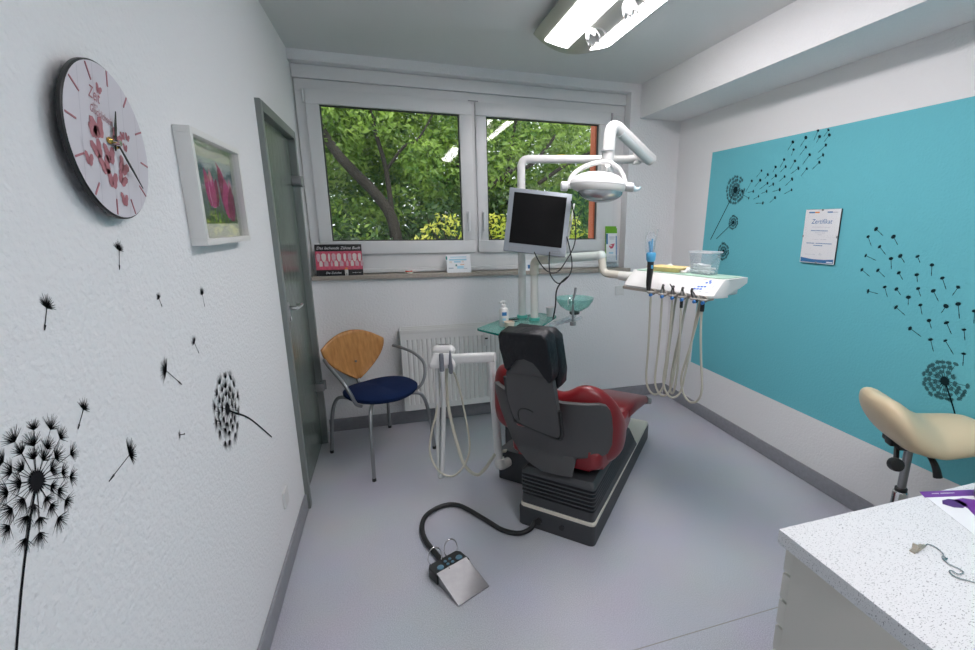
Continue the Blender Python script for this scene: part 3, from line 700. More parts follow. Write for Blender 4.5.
for sg, nm in ((1, 'a'), (-1, 'b')):
    b = MB(); b.tube([P(.14, sg*.200, .425), P(.155, sg*.240, .455), P(.16, sg*.270, .525), P(.12, sg*.290, .595), P(.02, sg*.290, .640), P(-.09, sg*.272, .662), P(-.175, sg*.25, .672)], .0105, 12, sm=7)
    b.build('armrest', 'tube', t)
b = MB(); nrm = fd; rows = []
for i in range(13):          # fan shaped, slightly dished plywood
    v = i/12; z0 = .475; hgt = .335
    half = .012+.215*math.sin(min(1, v/.72)*PI/2)**.9 if v < .72 else .227
    row = []
    for j in range(17):
        u = -1+2*j/16
        ztop = z0+hgt*v*(1 if v < .72 else 1)
        if v >= .72: ztop = z0+hgt*.72+hgt*(v-.72)*(1-u*u)*1.0
        row.append((u*half, .02*u*u*(.5+v)-.06*v, ztop))
    rows.append(row)
KB = frame(P(-.235, 0, 0), sd, fd, (0, 0, 1))
P3 = [p for r in rows for p in r]
b.grid(rows, Mx=KB)
o = b.build('backrest', 'ply', t, fix=True); md = o.modifiers.new('s', 'SOLIDIFY'); md.thickness = .011; md.offset = 0
b = MB(); b.cyl((0, -.035, .595), (0, -.012, .595), .008, Mx=KB); b.build('screw', 'steel', o)
b = MB(); b.tube([P(-.13, 0, .425), P(-.225, 0, .44), P(-.258, 0, .50), P(-.272, 0, .60)], .0105, 10, sm=5); b.build('back_stem', 'tube', t)
# ------------------------------------------------------------------ things on the sill
SZ = 1.165
def leaning(x0, x1, y, z, h, lean, th=.004):
    """sheet standing at y, leaning back by lean; local x along the sheet, y up, z toward the room"""
    d = Vector((0, lean, 1)).normalized(); n = Vector((1, 0, 0)).cross(d)
    return frame((x0, y, z), (1, 0, 0), d, n)
t = thing('photo_book', 'wide picture book with a close-up of teeth on its cover, leaning on the sill', 'book', (.20, .02, SZ))
K = leaning(.037, .345, -.012, SZ, .225, .18)
b = MB(); b.box((.152, .109, -.004), (.304, .218, .010), Mx=K, bev=.001); cv = b.build('cover', 'black', t)
b = MB(); b.box((.152, .106, .0018), (.300, .128, .0012), Mx=K); rr = random.Random(3)
for k in range(9):
    x = .022+k*.033+rr.uniform(-.003, .003); w = .012+.0035*math.sin(k*2.1)+rr.uniform(-.002, .002); m1, m2 = (1, 2) if k % 3 else (2, 1)
    b.poly([(x-w, .145), (x-w*.9, .118), (x-w*.4, .100), (x+w*.4, .098), (x+w*.9, .118), (x+w, .146), (x+w*.4, .155), (x-w*.4, .155)], K, m1, .0026)
    x += .014; b.poly([(x-w*.8, .066), (x+w*.8, .066), (x+w*.9, .090), (x+w*.3, .106), (x-w*.3, .106), (x-w*.9, .092)], K, m2, .0028)
b.build('teeth_photo', ['pink', 'tooth', mat('rosy tooth print', (.62, .42, .46, 1), .5, var=(90, .35))], cv)
b = MB(); b.text('Das lachende Z\u00e4hne Buch', .027, K @ Matrix.Translation((.152, .192, .0014)), 0, .35); b.text('Die Zahnfee', .020, K @ Matrix.Translation((.110, .020, .0014)), 0, .3); b.text('f\u00fcr kleine Leute', .009, K @ Matrix.Translation((.262, .020, .0014)), 0)
b.build('cover_text', 'paper', cv)
# tooth figure
t = thing('tooth_figurine', 'tiny white tooth figurine with an orange top in front of the picture book', 'figurine', (.232, -.020, SZ))
b = MB(); K = Matrix.Translation((.232, -.0155, SZ))
b.lathe([(.002, .018), (.0095, .020), (.0120, .030), (.0115, .040), (.006, .044)], seg=14, Mx=K)
for sx in (-.006, .006): b.tube([(sx, 0, .024), (sx*1.1, 0, .012), (sx*.9, 0, .0)], [.0058, .0028], 8, Mx=K)
b.build('body', 'white', t)
b = MB(); b.ell((0, 0, .046), (.0095, .008, .007), Mx=K, seg=12, n=6); b.tube([(-.004, 0, .05), (-.007, 0, .058)], [.003, .0015], 6, Mx=K); b.tube([(.003, 0, .05), (.006, 0, .060)], [.003, .0015], 6, Mx=K); b.build('crown', 'orange', t)
# denture model
t = thing('denture_model', 'small red and white denture model lying on the stone sill', 'model', (.655, .0, SZ))
b = MB(); b.tube([(.632, .02, SZ+.007), (.636, -.004, SZ+.007), (.655, -.014, SZ+.007), (.674, -.004, SZ+.007), (.678, .02, SZ+.007)], .0075, 10, sm=6); b.build('base', 'matboard', t)
b = MB(); b.tube([(.634, .02, SZ+.015), (.638, -.002, SZ+.015), (.655, -.011, SZ+.015), (.672, -.002, SZ+.015), (.676, .02, SZ+.015)], .0060, 10, sm=6); b.build('gum', mat('red gum', (.60, .05, .02, 1), .4), t)
# tent card
t = thing('desk_calendar', 'white folded tent card with pale blue print on the sill beside the window mullion', 'calendar', (1.02, .02, SZ))
K = leaning(.925, 1.115, -.020, SZ, .145, .30)
b = MB(); b.box((.095, .068, 0), (.180, .136, .002), Mx=K); fp = b.build('front_page', 'paper', t)
K2 = frame((.925, .055, SZ), (1, 0, 0), Vector((0, -.27, 1)).normalized(), Vector((1, 0, 0)).cross(Vector((0, -.27, 1)).normalized()))
b = MB(); b.box((.095, .068, 0), (.180, .136, .002), Mx=K2); b.build('back_page', 'paper', t)
b = MB()
for (x, y, w, h, mi) in ((.095, .118, .12, .006, 0), (.09, .098, .13, .012, 0), (.035, .080, .02, .016, 1), (.125, .084, .016, .014, 1), (.085, .082, .05, .012, 0), (.075, .055, .012, .014, 2), (.120, .060, .030, .004, 3), (.035, .034, .035, .008, 4), (.14, .03, .03, .004, 4), (.105, .040, .05, .02, 0)):
    b.box((x, y, .0014), (w, h, .0006), Mx=K, mi=mi)
b.build('print', ['skyprint', 'tooth', 'teal_edge', 'orange', 'greyprint'], fp)
b = MB(); b.box((.006, .112, .0016), (.010, .026, .0012), Mx=K); b.build('index_tab', 'teal_edge', fp)
# small card behind the pole
t = thing('appointment_card', 'small white card with a blue stripe on the sill behind the monitor pole', 'card', (1.56, .01, SZ))
K = leaning(1.515, 1.60, -.005, SZ, .1, .25)
b = MB(); b.box((.040, .042, 0), (.080, .085, .002), Mx=K); c_ = b.build('sheet', 'paper', t)
b = MB(); b.box((.058, .030, .0014), (.024, .030, .0006), Mx=K); b.build('blue_stripe', 'navyprint', c_)
# leaflet dispenser
t = thing('leaflet_holder', 'clear leaflet holder with green-topped brochures at the end of the window sill', 'leaflet holder', (2.275, .02, SZ))
K = leaning(2.245, 2.36, .018, SZ+.004, .3, .10)
b = MB(); b.box((.055, .10, -.012), (.112, .20, .002), Mx=K); b.box((.055, .010, .002), (.112, .020, .030), Mx=K); b.box((.055, .055, .016), (.112, .09, .002), Mx=K); b.build('holder', 'clear', t)
b = MB(); b.box((.052, .195, -.006), (.100, .29, .002), Mx=K); lf2 = b.build('rear_leaflet', 'green', t)
b = MB(); b.box((.056, .186, -.001), (.100, .275, .002), Mx=K @ Matrix.Identity(4)); lf = b.build('front_leaflet', 'paper', t)
K = K @ Matrix.Translation((0, .041, 0))
b = MB(); b.box((.056, .262, .0006), (.100, .041, .0016), Mx=K, mi=0); b.box((.014, .195, .0006), (.014, .085, .0014), Mx=K, mi=1); b.box((.098, .12, .0006), (.008, .20, .0014), Mx=K, mi=1)
b.poly([(.03, .135), (.045, .115), (.065, .118), (.078, .140), (.085, .158), (.065, .155), (.045, .152)], K, 2, .0016); b.poly([(.036, .142), (.05, .132), (.06, .142), (.046, .15)], K, 3, .0019)
b.box((.06, .21, .0006), (.05, .006, .0014), Mx=K, mi=4); b.box((.06, .195, .0006), (.045, .005, .0014), Mx=K, mi=4); b.box((.05, .08, .0006), (.04, .012, .0014), Mx=K, mi=5)
b.build('print', ['green', 'navyprint', 'pink', 'tooth', 'greyprint', 'skyprint'], lf)

# ------------------------------------------------------------------ ceiling light
LX, LW = 1.615, .245
zb = lambda x: 2.500+.050*(abs(x-LX)/LW)**2
def ceiling_light(LY0, LY1, label):
    t = thing('ceiling_light', label, 'ceiling light', (LX, (LY0+LY1)/2, H))
    b = MB(); n = 24
    prof = [(LX-LW, 2.553)]+[(LX-LW+2*LW*k/n, zb(LX-LW+2*LW*k/n)) for k in range(n+1)]+[(LX+LW, 2.553), (LX+.10, H-.001), (LX-.10, H-.001)]
    def end_y(x, sgn): return sgn*.085*(1-((x-LX)/LW)**2)
    r0 = [Vector((x, LY0+end_y(x, 1), z)) for x, z in prof]; r1 = [Vector((x, LY1+end_y(x, -1), z)) for x, z in prof]
    b.loft([r0, r1]); b.build('housing', 'alu', t)
    for xa, xb in ((-.180, -.045), (.095, .215)):
        b = MB(); b.grid([[(LX+xa+(xb-xa)*k/8, y, zb(LX+xa+(xb-xa)*k/8)-.003) for k in range(9)] for y in (LY0-.005, LY1+.005)])
        b.build('diffuser', 'diffuser', t, fix=False)
ceiling_light(-.80, -2.30, 'long curved ceiling light with two glowing strips, hung with white tulip ornaments')
ceiling_light(-2.95, -4.45, 'added unseen ceiling light without ornaments, brightening the room from the rear')  # copy of the visible light, added out of view to even out the brightness
# tulip ornaments on the light
def tulip(x, y, z, rz, label):
    t = thing('tulip_ornament', label, 'ornament', (x, y, z), rz, 'white tulip ornaments on the ceiling light')
    b = MB(); K = Matrix.Translation((x, y, z)) @ Matrix.Rotation(rz, 4, 'Z') @ Matrix.Rotation(math.radians(150), 4, 'X')
    rings = []; seg = 30
    for r, zz, wv in ((.004, -.004, 0), (.018, .0, 0), (.030, .014, 0), (.034, .032, .0), (.036, .046, .007), (.035, .056, .013)):
        rings.append([Vector((r*math.cos(2*PI*k/seg), r*math.sin(2*PI*k/seg), zz+wv*math.cos(6*2*PI*k/seg))) for k in range(seg)])
    b.loft(rings, Mx=K, cap1=False); bl = b.build('blossom', 'lampwhite', t); md = bl.modifiers.new('s', 'SOLIDIFY'); md.thickness = .003
    b = MB(); b.tube([K @ Vector((0, 0, -.002)), Vector((x+.03, y+.004, z+.018)), Vector((x+.065, y-.002, z+.012)), Vector((x+.085, y-.01, z-.012))], .0040, 8, sm=6); b.build('stem', 'lampwhite', t)
tulip(1.575, -1.13, 2.478, .2, 'white tulip ornament on the ceiling light, nearer the window')
tulip(1.590, -1.50, 2.478, 1.9, 'white tulip ornament on the ceiling light, farther from the window')

# ------------------------------------------------------------------ counter with drawers
t = thing('drawer_cabinet', 'cream drawer cabinet under the speckled white worktop', 'cabinet', (2.15, -3.2, 0))
b = MB(); b.box((2.165, -3.20, .395), (1.38, .78, .63), bev=.002); b.build('body', 'cab', t)
b = MB(); b.box((2.165, -3.22, .04), (1.34, .72, .08)); b.build('plinth', 'skirt', t)
for k in range(3):
    zt = .706; xs = 1.475+.4625*k
    for i in range(7):
        b = MB(); b.box((xs+.2305, -2.797, zt-.0415), (.4585, .026, .077), bev=.003); dr = b.build('drawer', 'cab', t)
        b = MB(); b.tube(bend([(xs+.16, -2.788, zt-.03), (xs+.16, -2.768, zt-.03), (xs+.30, -2.768, zt-.03), (xs+.30, -2.788, zt-.03)], .012), .004, 8); b.build('handle', 'steel', dr)
        zt -= .084
b = MB(); b.box((2.157, -3.19, .730), (1.408, .83, .040), bev=.002)
tag(b.build('worktop', 'worktop', loc=(2.157, -3.19, .71)), 'white speckled laminate worktop on the cream drawer cabinet', 'worktop')
# leaflet on the worktop
WZ = .7505
A, B_, D_ = Vector((1.989, -2.762, WZ)), Vector((2.190, -2.812, WZ)), Vector((1.914, -2.951, WZ))
ex = (B_-A).normalized(); ey = Vector((0, 0, 1)).cross(ex)*-1
t = thing('purple_flyer', 'white flyer with a purple band and purple leaf shape lying on the worktop', 'flyer', A)
K = frame(A, ex, -ey, (0, 0, 1))
f2 = lambda x, y: K.inverted() @ Vector((x, y, WZ))
b = MB(); q = f2(1.914, -2.951); outl = [(q.x, q.y), (q.x+.21, q.y-.004), (.21, 0), (0, 0)]
b.prism(outl, .0008, K, z0=.0003); sh_ = b.build('sheet', 'paper', t)
b = MB(); b.prism([(-.026*.38+.0, -.030), (.21, -.030), (.21, 0), (0, 0)], .0006, K, z0=.001)
b.build('purple_band', 'purple', sh_)
b = MB(); rr = random.Random(5)
for k in range(16):
    if k != 5: b.box((.030+k*.0045, -.013, .0018), (.0034, .0030, .0003), Mx=K)
b.build('fine_print', 'paper', sh_)
b = MB()
def leafshape(pts, mi):
    b.poly([(f2(x, y).x, f2(x, y).y) for x, y in pts], K, mi, .0014)
leafshape([(1.986, -2.828), (2.005, -2.815), (2.03, -2.815), (2.055, -2.83), (2.05, -2.853), (2.02, -2.86), (1.998, -2.85)], 1)
leafshape([(2.04, -2.822), (2.075, -2.825), (2.10, -2.84), (2.08, -2.88), (2.03, -2.905), (2.01, -2.895), (2.03, -2.865)], 0)
b.build('leaf_motif', ['purple', 'purple_d'], sh_)
t = thing('metal_cup', 'small grey metal cup standing on the purple flyer', 'cup', (2.125, -2.845, WZ+.001))
b = MB(); b.lathe([(.018, 0), (.021, .003), (.023, .045), (.0215, .045), (.019, .006)], c=(2.127, -2.845, WZ+.0025), seg=24); b.build('bowl', 'steel', t)
# bib chain
t = thing('bib_chain', 'ball chain with a metal clip lying on the worktop beside the flyer', 'chain', (1.72, -2.98, WZ))
CH = [(1.748, -2.942), (1.76, -2.941), (1.765, -2.957), (1.755, -2.978), (1.742, -2.985), (1.736, -2.99), (1.748, -2.992), (1.745, -2.982), (1.737, -2.99), (1.731, -3.007), (1.736, -3.022), (1.733, -3.035), (1.715, -3.035), (1.712, -3.022), (1.702, -3.026), (1.701, -3.042), (1.72, -3.063), (1.76, -3.11), (1.82, -3.15)]
P_ = smooth_path([Vector((x, y, WZ+.0022)) for x, y in CH], 6)
b = MB(); b.tube(P_, .0011, 6)
acc = 0; last = P_[0]
for p, q in zip(P_, P_[1:]):
    acc += (q-p).length
    if acc > .0042: acc = 0; b.ell(q, (.0019, .0019, .0019), seg=8, n=4)
b.build('ball_chain', 'chrome', t)
b = MB(); K = Matrix.Translation((1.722, -2.944, WZ)) @ Matrix.Rotation(math.radians(8), 4, 'Z')
b.prism([(-.030, -.006), (-.018, -.007), (.026, -.003), (.026, .003), (-.018, .007), (-.030, .006)], .004, K, bev=.001); b.prism([(-.030, -.006), (-.014, -.006), (.010, -.003), (.010, .003), (-.014, .006), (-.030, .006)], .003, K @ Matrix.Translation((0, 0, .006)) @ Matrix.Rotation(math.radians(-14), 4, 'Y'), bev=.001)
b.cyl((-.008, -.008, .007), (-.008, .008, .007), .003, Mx=K, seg=10); b.box((-.022, 0, .015), (.004, .010, .012), Mx=K)
b.build('clip', mat('dull nickel', (.50, .44, .36, 1), .35, .7), t)

# ------------------------------------------------------------------ saddle stool
t = thing('saddle_stool', 'cream saddle stool on a chrome column beside the turquoise wall', 'stool', (2.56, -2.355, 0))
SC = Vector((2.56, -2.355, 0)); ax = Vector((.90, -.43, 0)).normalized(); ay = Vector((-ax.y, ax.x, 0))
K = frame(SC, ax, ay, (0, 0, 1))
b = MB(); rings = []
for i in range(41):
    u = .5-.5*math.cos(PI*i/40); x = -.183+.435*u
    e = max(0, 1-abs((u-.5)/.5)**7)**.5
    lift = max(0, 1-u/.52)**1.05; lift = lift*lift*(3-2*lift)*.5+lift*.5; lft2 = max(0, 1-u/.24)**1.2
    zt = .752+.135*lift+.018*max(0, (u-.55)/.45)**1.4
    zb_ = .648+.105*lft2+.006*max(0, (u-.5)/.5)**2
    wy = (.185-.05*max(0, (u-.35)/.65))*max(e, .06)
    zc, hz = (zt+zb_)/2, (zt-zb_)/2*max(e, .05)
    ring_ = []
    for k in range(36):
        a = 2*PI*k/36; c, s_ = math.cos(a), math.sin(a)
        y = wy*math.copysign(abs(c)**.85, c); z = zc+hz*math.copysign(abs(s_)**.9, s_)
        if s_ > 0: z -= .022*math.exp(-(y/.06)**2)*max(0, 1-u/.5)*s_*e
        z -= .055*(abs(y)/.185)**2.2*(1-.3*u)*(1-.85*lift)
        ring_.append(Vector((x, y, z)))
    rings.append(ring_)
b.loft(rings, Mx=K); st = b.build('seat', 'seatcream', t, angle=70)
b = MB(); b.box((.01, 0, .640), (.18, .13, .03), Mx=K, bev=.01); b.box((-.05, .0, .648), (.08, .05, .05), Mx=K, bev=.01); b.box((.05, 0, .625), (.10, .10, .03), Mx=K, bev=.008); b.build('seat_plate', 'black', t)
b = MB(); b.cyl((-.07, -.035, .63), (-.10, -.095, .592), .010, Mx=K); b.lathe([(.016, -.02), (.026, -.016), (.028, 0), (.026, .016), (.014, .02)], seg=14, Mx=K @ Matrix.Translation((-.105, -.105, .585)) @ Matrix.Rotation(math.radians(75), 4, 'X')); b.build('tilt_knob', 'black', t)
b = MB(); b.tube([K @ Vector(p) for p in ((.03, -.04, .63), (.035, -.085, .61), (.038, -.115, .585), (.045, -.125, .550))], [.009, .016], 10, sm=4); b.build('height_lever', 'black', t)
b = MB(); b.cyl(SC+Vector((0, 0, .40)), SC+Vector((0, 0, .64)), .0165); b.build('piston', 'steel', t)
b = MB(); b.lathe([(.029, .10), (.029, .405), (.024, .412)], c=SC, seg=24); cl = b.build('column', 'chrome', t)
b = MB(); b.lathe([(.0235, .405), (.0235, .425), (.018, .43)], c=SC, seg=20); b.build('collar', 'black', cl)
b = MB(); b.lathe([(.045, .072), (.045, .11), (.03, .125)], c=SC, seg=24); b.build('hub', 'chrome', t)
for k in range(5):
    a = math.radians(104+72*k); d = Vector((math.cos(a), math.sin(a), 0)); n_ = Vector((-d.y, d.x, 0))
    b = MB(); rings = [[SC+d*r+n_*w*cx+Vector((0, 0, z+hh*cz)) for cx, cz in ((-1, -1), (1, -1), (.7, 1), (-.7, 1))] for r, z, w, hh in ((.03, .095, .022, .018), (.16, .088, .018, .015), (.30, .074, .014, .010))]
    b.loft(rings); lg = b.build('base_arm', 'chrome', t)
    p = SC+d*.29; b = MB(); b.cyl(p+Vector((0, 0, .04)), p+Vector((0, 0, .07)), .007, seg=10)
    for s_ in (-1, 1): b.cyl(p+n_*s_*.008+d*.012+Vector((0, 0, .0255)), p+n_*s_*.024+d*.012+Vector((0, 0, .0255)), .025, seg=18)
    b.box(p+d*.006+Vector((0, 0, .036)), (.03, .012, .02), rz=a); b.build('caster', 'black', lg)
# ------------------------------------------------------------------ dental chair (local x = toward the foot end, y = toward the unit)
RZ = math.atan2(.699, .715)
t = thing('dental_chair', 'dental treatment chair with dark grey shell, wine red upholstery and black headrest', 'dental chair', (1.175, -1.603, 0), RZ)
I = Matrix.Identity(4)
def fillet(P, r, k=5):
    out = []; n = len(P)
    for i in range(n):
        p0, p, p1 = Vector(P[i-1]), Vector(P[i]), Vector(P[(i+1) % n]); a, c = p0-p, p1-p
        rr_ = min(r, a.length*.45, c.length*.45); s0 = p+a.normalized()*rr_; s1 = p+c.normalized()*rr_
        for j in range(k+1):
            q = j/k; v = s0*(1-q)**2+p*2*q*(1-q)+s1*q*q; out.append((v.x, v.y))
    return out
S = lambda s, tt, z: Vector((s, -tt, z))
base = [(0, .143), (0, -.283), (1.33, -.176), (1.33, .03)]
b = MB(); b.prism(fillet(base, .022), .105, z0=0, bev=.006); bs = b.build('base', 'base', t, local=True)
b = MB(); b.cyl((-.006, -.11, .055), (.01, -.11, .055), .015, seg=16); b.build('blind_plug', 'rubber', bs, local=True)
b = MB(); b.cyl((-.012, .02, .05), (.01, .02, .05), .018, seg=16); b.build('cable_gland', 'rubber', bs, local=True)
base2 = [(.004, .136), (.004, -.281), (1.325, -.172), (1.325, .026)]
b = MB(); b.prism(fillet(base2, .022), .020, z0=.105, bev=.004); b.build('base_plate', 'cream', t, local=True)
b = MB(); rings = []
zs = [(.125, 0), (.150, 0), (.175, .002)]
z = .178
for k in range(6): zs += [(z, .014), (z+.004, .014), (z+.010, .0), (z+.017, .0)]; z += .021
zs += [(.310, .004), (.326, .02)]
for z, ins in zs:
    q = (z-.125)/.2; x1 = .95-.20*q
    o_ = fillet([(.008+ins, .134-ins), (.008+ins, -.275+ins), (x1-ins, -.205+ins), (x1-ins, .06-ins)], .028)
    rings.append([Vector((x, y, z)) for x, y in o_])
b.loft(rings); b.build('bellows', 'base', t, local=True, angle=25)
b = MB(); b.box((.40, -.03, .36), (.52, .26, .10), bev=.02); b.build('seat_carrier', 'base', t, local=True)
# back shell
rows_o, rows_i = [], []
prof = [(.335, -.00, .150, .015), (.36, -.085, .153, .02), (.40, -.150, .156, .035), (.436, -.190, .158, .04), (.440, -.193, .255, .04), (.455, -.205, .285, .04), (.50, -.24, .300, .04), (.58, -.295, .305, .025), (.65, -.325, .305, .008), (.69, -.330, .300, .0), (.715, -.328, .288, -.006), (.726, -.312, .262, -.008)]
shell_s = lambda s0, tt: s0+.125*(abs(tt)/.33)**2.8
for z, tl, tr, s0 in prof:
    rows_o.append([S(shell_s(s0, tl+(tr-tl)*k/28), tl+(tr-tl)*k/28, z) for k in range(29)])
b = MB(); b.grid(rows_o); sh = b.build('back_shell', 'dgrey', t, local=True, fix=True); md = sh.modifiers.new('s', 'SOLIDIFY'); md.thickness = .022; md.offset = -1
bv = sh.modifiers.new('b', 'BEVEL'); bv.width = .005; bv.segments = 2; bv.limit_method = 'ANGLE'
# bucket upholstery around the shell
path = [(.50, -.20, .50, .44, .04), (.42, -.235, .53, .44, .048), (.33, -.300, .60, .45, .052), (.275, -.340, .69, .45, .054), (.22, -.352, .768, .45, .055), (.165, -.305, .800, .45, .055), (.125, -.18, .80, .44, .05), (.10, -.07, .75, .43, .05), (.10, .06, .73, .42, .05),
        (.122, .15, .770, .385, .05), (.158, .225, .757, .37, .055), (.20, .262, .71, .365, .055), (.26, .272, .630, .37, .054), (.33, .262, .560, .38, .050), (.42, .238, .52, .41, .046), (.50, .20, .49, .43, .04)]
sp_path = smooth_path([Vector((p[0], p[1], 0)) for p in path], 4); extra = smooth_path([Vector((p[2], p[3], p[4])) for p in path], 4)
b = MB(); rings = []
for i, p in enumerate(sp_path):
    a = sp_path[max(0, i-1)]; c = sp_path[min(len(sp_path)-1, i+1)]; d = (c-a).normalized(); nrm = Vector((-d.y, d.x, 0))
    zt, zb0, w = extra[i]; en = min(i, len(sp_path)-1-i); q = min(1, math.sqrt(max(.03, en/5))) if en < 5 else 1
    zc, hz = (zt+zb0)/2, (zt-zb0)/2
    r_ = []
    for k in range(28):
        an = 2*PI*k/28; cx, cz = math.cos(an), math.sin(an)
        off = w*q*math.copysign(abs(cx)**.8, cx); zz = zc+(hz-w*.0)*math.copysign(abs(cz)**.62, cz)
        v = p+nrm*off; r_.append(S(v.x, v.y, zz))
    rings.append(r_)
b.loft(rings); b.build('bucket_cushion', 'red', t, local=True, angle=80)
# narrow upper back in a tilted plane:  (u = sideways to the camera's right, v = up along the back)
d_ = Vector((-.20, 0, 1)).normalized(); n_ = Vector((0, -1, 0)).cross(d_)     # n_ points to the foot end or away
TB = Vector((-.072, 0, .555))
KB = frame(TB, (0, -1, 0), d_, n_)
sgn = 1 if n_.x < 0 else -1                                                   # + : out of the back toward the dentist
outl = [(-.098, .075), (.02, .045), (.134, .026), (.143, .07), (.124, .355), (-.104, .355), (-.120, .2)]
b = MB(); b.prism(fillet(outl, .025), .028, KB, z0=-.012 if sgn > 0 else -.016, bev=.006); bp_ = b.build('back_panel', 'dgrey', t, local=True)
arch = [(-.072, .338)]+[(.012-.084*math.cos(PI*k/14), .350+.078*math.sin(PI*k/14)) for k in range(15)]+[(.096, .338)]
b = MB(); b.prism(arch[::-1], .026, KB, z0=sgn*.014-.013, bev=.005); b.build('headrest_arm', 'dgrey', t, local=True)
b = MB(); rim = [(-.122, .30), (-.121, .20), (-.101, .078), (-.092, .066), (.02, .038), (.122, .018), (.140, .026), (.149, .07), (.140, .17)]
b.tube([KB @ Vector((x, y, sgn*.006)) for x, y in rim], .0085, 8, sm=4); b.build('panel_edging', 'rubber', t, local=True)
b = MB(); b.tube([KB @ Vector((x, y, sgn*.0155)) for x, y in ((-.070, .085), (-.070, .125), (-.048, .150), (-.012, .152), (.012, .142))], .0035, 8, sm=5); b.build('grip_groove', 'rubber', bp_) if False else b.build('grip_groove', 'rubber', t, local=True)
b = MB(); b.box((.0, .20, -sgn*.036), (.225, .36, .05), Mx=KB, bev=.02, seg=4); b.build('upper_cushion', 'red', t, local=True)
# headrest: hood over the panel head plus the thick face cushion
def seat_pad(name, outline, z0, h, bev, parent, m='leather'):
    b = MB(); b.prism(outline, h, KB, z0=z0, bev=bev, seg=4); o = b.build(name, m, parent, local=True, angle=60); return o
hood = [(-.098, .365), (-.106, .46), (-.108, .520), (-.092, .540), (.105, .548), (.132, .525), (.138, .42), (.138, .355), (.128, .325), (.114, .322), (.100, .352), (.088, .390), (.060, .422), (.012, .436), (-.036, .422), (-.064, .387), (-.074, .355), (-.086, .350)]
hp = seat_pad('headrest', hood[::-1], -.035 if sgn > 0 else -.042, .077, .010, t)
face_ = [(-.090, .30), (-.095, .48), (-.07, .530), (.105, .530), (.138, .50), (.148, .34), (.140, .275), (.12, .255), (-.08, .26)]
seat_pad('face_cushion', face_[::-1], -sgn*.066-.040, .080, .022, hp)
# seat, leg rest, foot cap
b = MB(); b.prism(fillet([(.055, .22), (.055, -.275), (.30, -.285), (.80, -.20), (.80, .17), (.33, .25)], .05), .10, z0=.365, bev=.035, seg=4); b.build('seat_cushion', 'red', t, local=True, angle=70)
b = MB(); rings = []
for x, c_, w, zt, th in ((.60, .03, .17, .465, .06), (.66, .03, .205, .490, .085), (.80, .04, .195, .482, .085), (.95, .055, .172, .448, .075), (1.08, .068, .150, .412, .065), (1.13, .073, .140, .392, .05), (1.145, .073, .125, .378, .025)):
    rings.append([S(x, c_+u, zt-th/2+v) for u, v in rrect(2*w, th, min(.03, th*.45))])
b.loft(rings); b.build('leg_rest', 'red', t, local=True, angle=70)
b = MB(); rings = []
for x, c_, w, zt, th in ((1.10, .073, .148, .404, .062), (1.19, .080, .142, .370, .058), (1.225, .08, .13, .352, .045)):
    rings.append([S(x, c_+u, zt-th/2+v) for u, v in rrect(2*w, th, .02)])
b.loft(rings); b.build('foot_cover', mat('grey translucent cover', (.30, .30, .30, 1), .3), t, local=True)
b = MB(); b.box((.85, -.04, .30), (.55, .10, .05), bev=.01); b.box((.62, -.03, .33), (.3, .2, .06), bev=.01); b.build('leg_support', 'base', t, local=True)

# foot control and its cord
t = thing('foot_control', 'steel foot pedal with black button bar and two wire loops on the floor', 'pedal', (.70, -1.83, 0))
A, B_, C_, D_ = Vector((.628, -1.813, 0)), Vector((.766, -1.747, 0)), Vector((.839, -1.899, 0)), Vector((.699, -1.971, 0))
up_ = lambda v, z: v+Vector((0, 0, z))
b = MB(); b.loft([[up_(A, .0), up_(B_, .0), up_(B_, .052), up_(A, .052)], [up_(D_, .0), up_(C_, 0), up_(C_, .006), up_(D_, .006)]]); b.build('pedal_plate', 'steel', t)
E1 = (B_-A).normalized(); E2 = (B_-C_).normalized(); E2 = (E2-E1*E2.dot(E1)).normalized()
K = frame(A, E1, E2, (0, 0, 1))
b = MB(); b.prism([(-.008, -.012), (.160, -.012), (.160, .055), (.145, .075), (.005, .075), (-.008, .055)], .050, K, bev=.008, seg=3); bx_ = b.build('button_bar', 'black', t)
b = MB()
for x in (.032, .128): b.lathe([(.0155, .050), (.014, .054), (.002, .055)], c=(x, .022, 0), Mx=K, seg=20)
for k in range(4): b.lathe([(.0075, .050), (.0065, .053), (.001, .0535)], c=(.080+.017*math.cos(PI/4+k*PI/2), .030+.017*math.sin(PI/4+k*PI/2), 0), Mx=K, seg=14)
b.build('button', mat('blue grey buttons', (.10, .22, .30, 1), .4), bx_)
b = MB(); b.box((.058, .03, .0503), (.003, .08, .002), Mx=K); b.build('bar_groove', 'rubber', bx_)
for cx, r in ((.035, .034), (.118, .034)):
    b = MB(); P_ = [K @ Vector((cx+r*math.cos(a), .060+.012*math.sin(a)+.012, .075+r*1.15*math.sin(a))) for a in [math.radians(-38+256*k/20) for k in range(21)]]
    b.tube(P_, .0028, 8); b.build('wire_loop', 'chrome', t)
b = MB(); CD = [(.664, -1.700), (.636, -1.626), (.601, -1.524), (.59, -1.414), (.621, -1.309), (.713, -1.249), (.802, -1.276), (.905, -1.433), (.976, -1.552), (1.051, -1.605), (1.120, -1.585)]
b.tube([Vector((x, y, .0135)) for x, y in CD]+[Vector((1.152, -1.560, .040)), Vector((1.180, -1.54, .05))], .0125, 12, sm=8); b.build('cord', 'rubber', t)

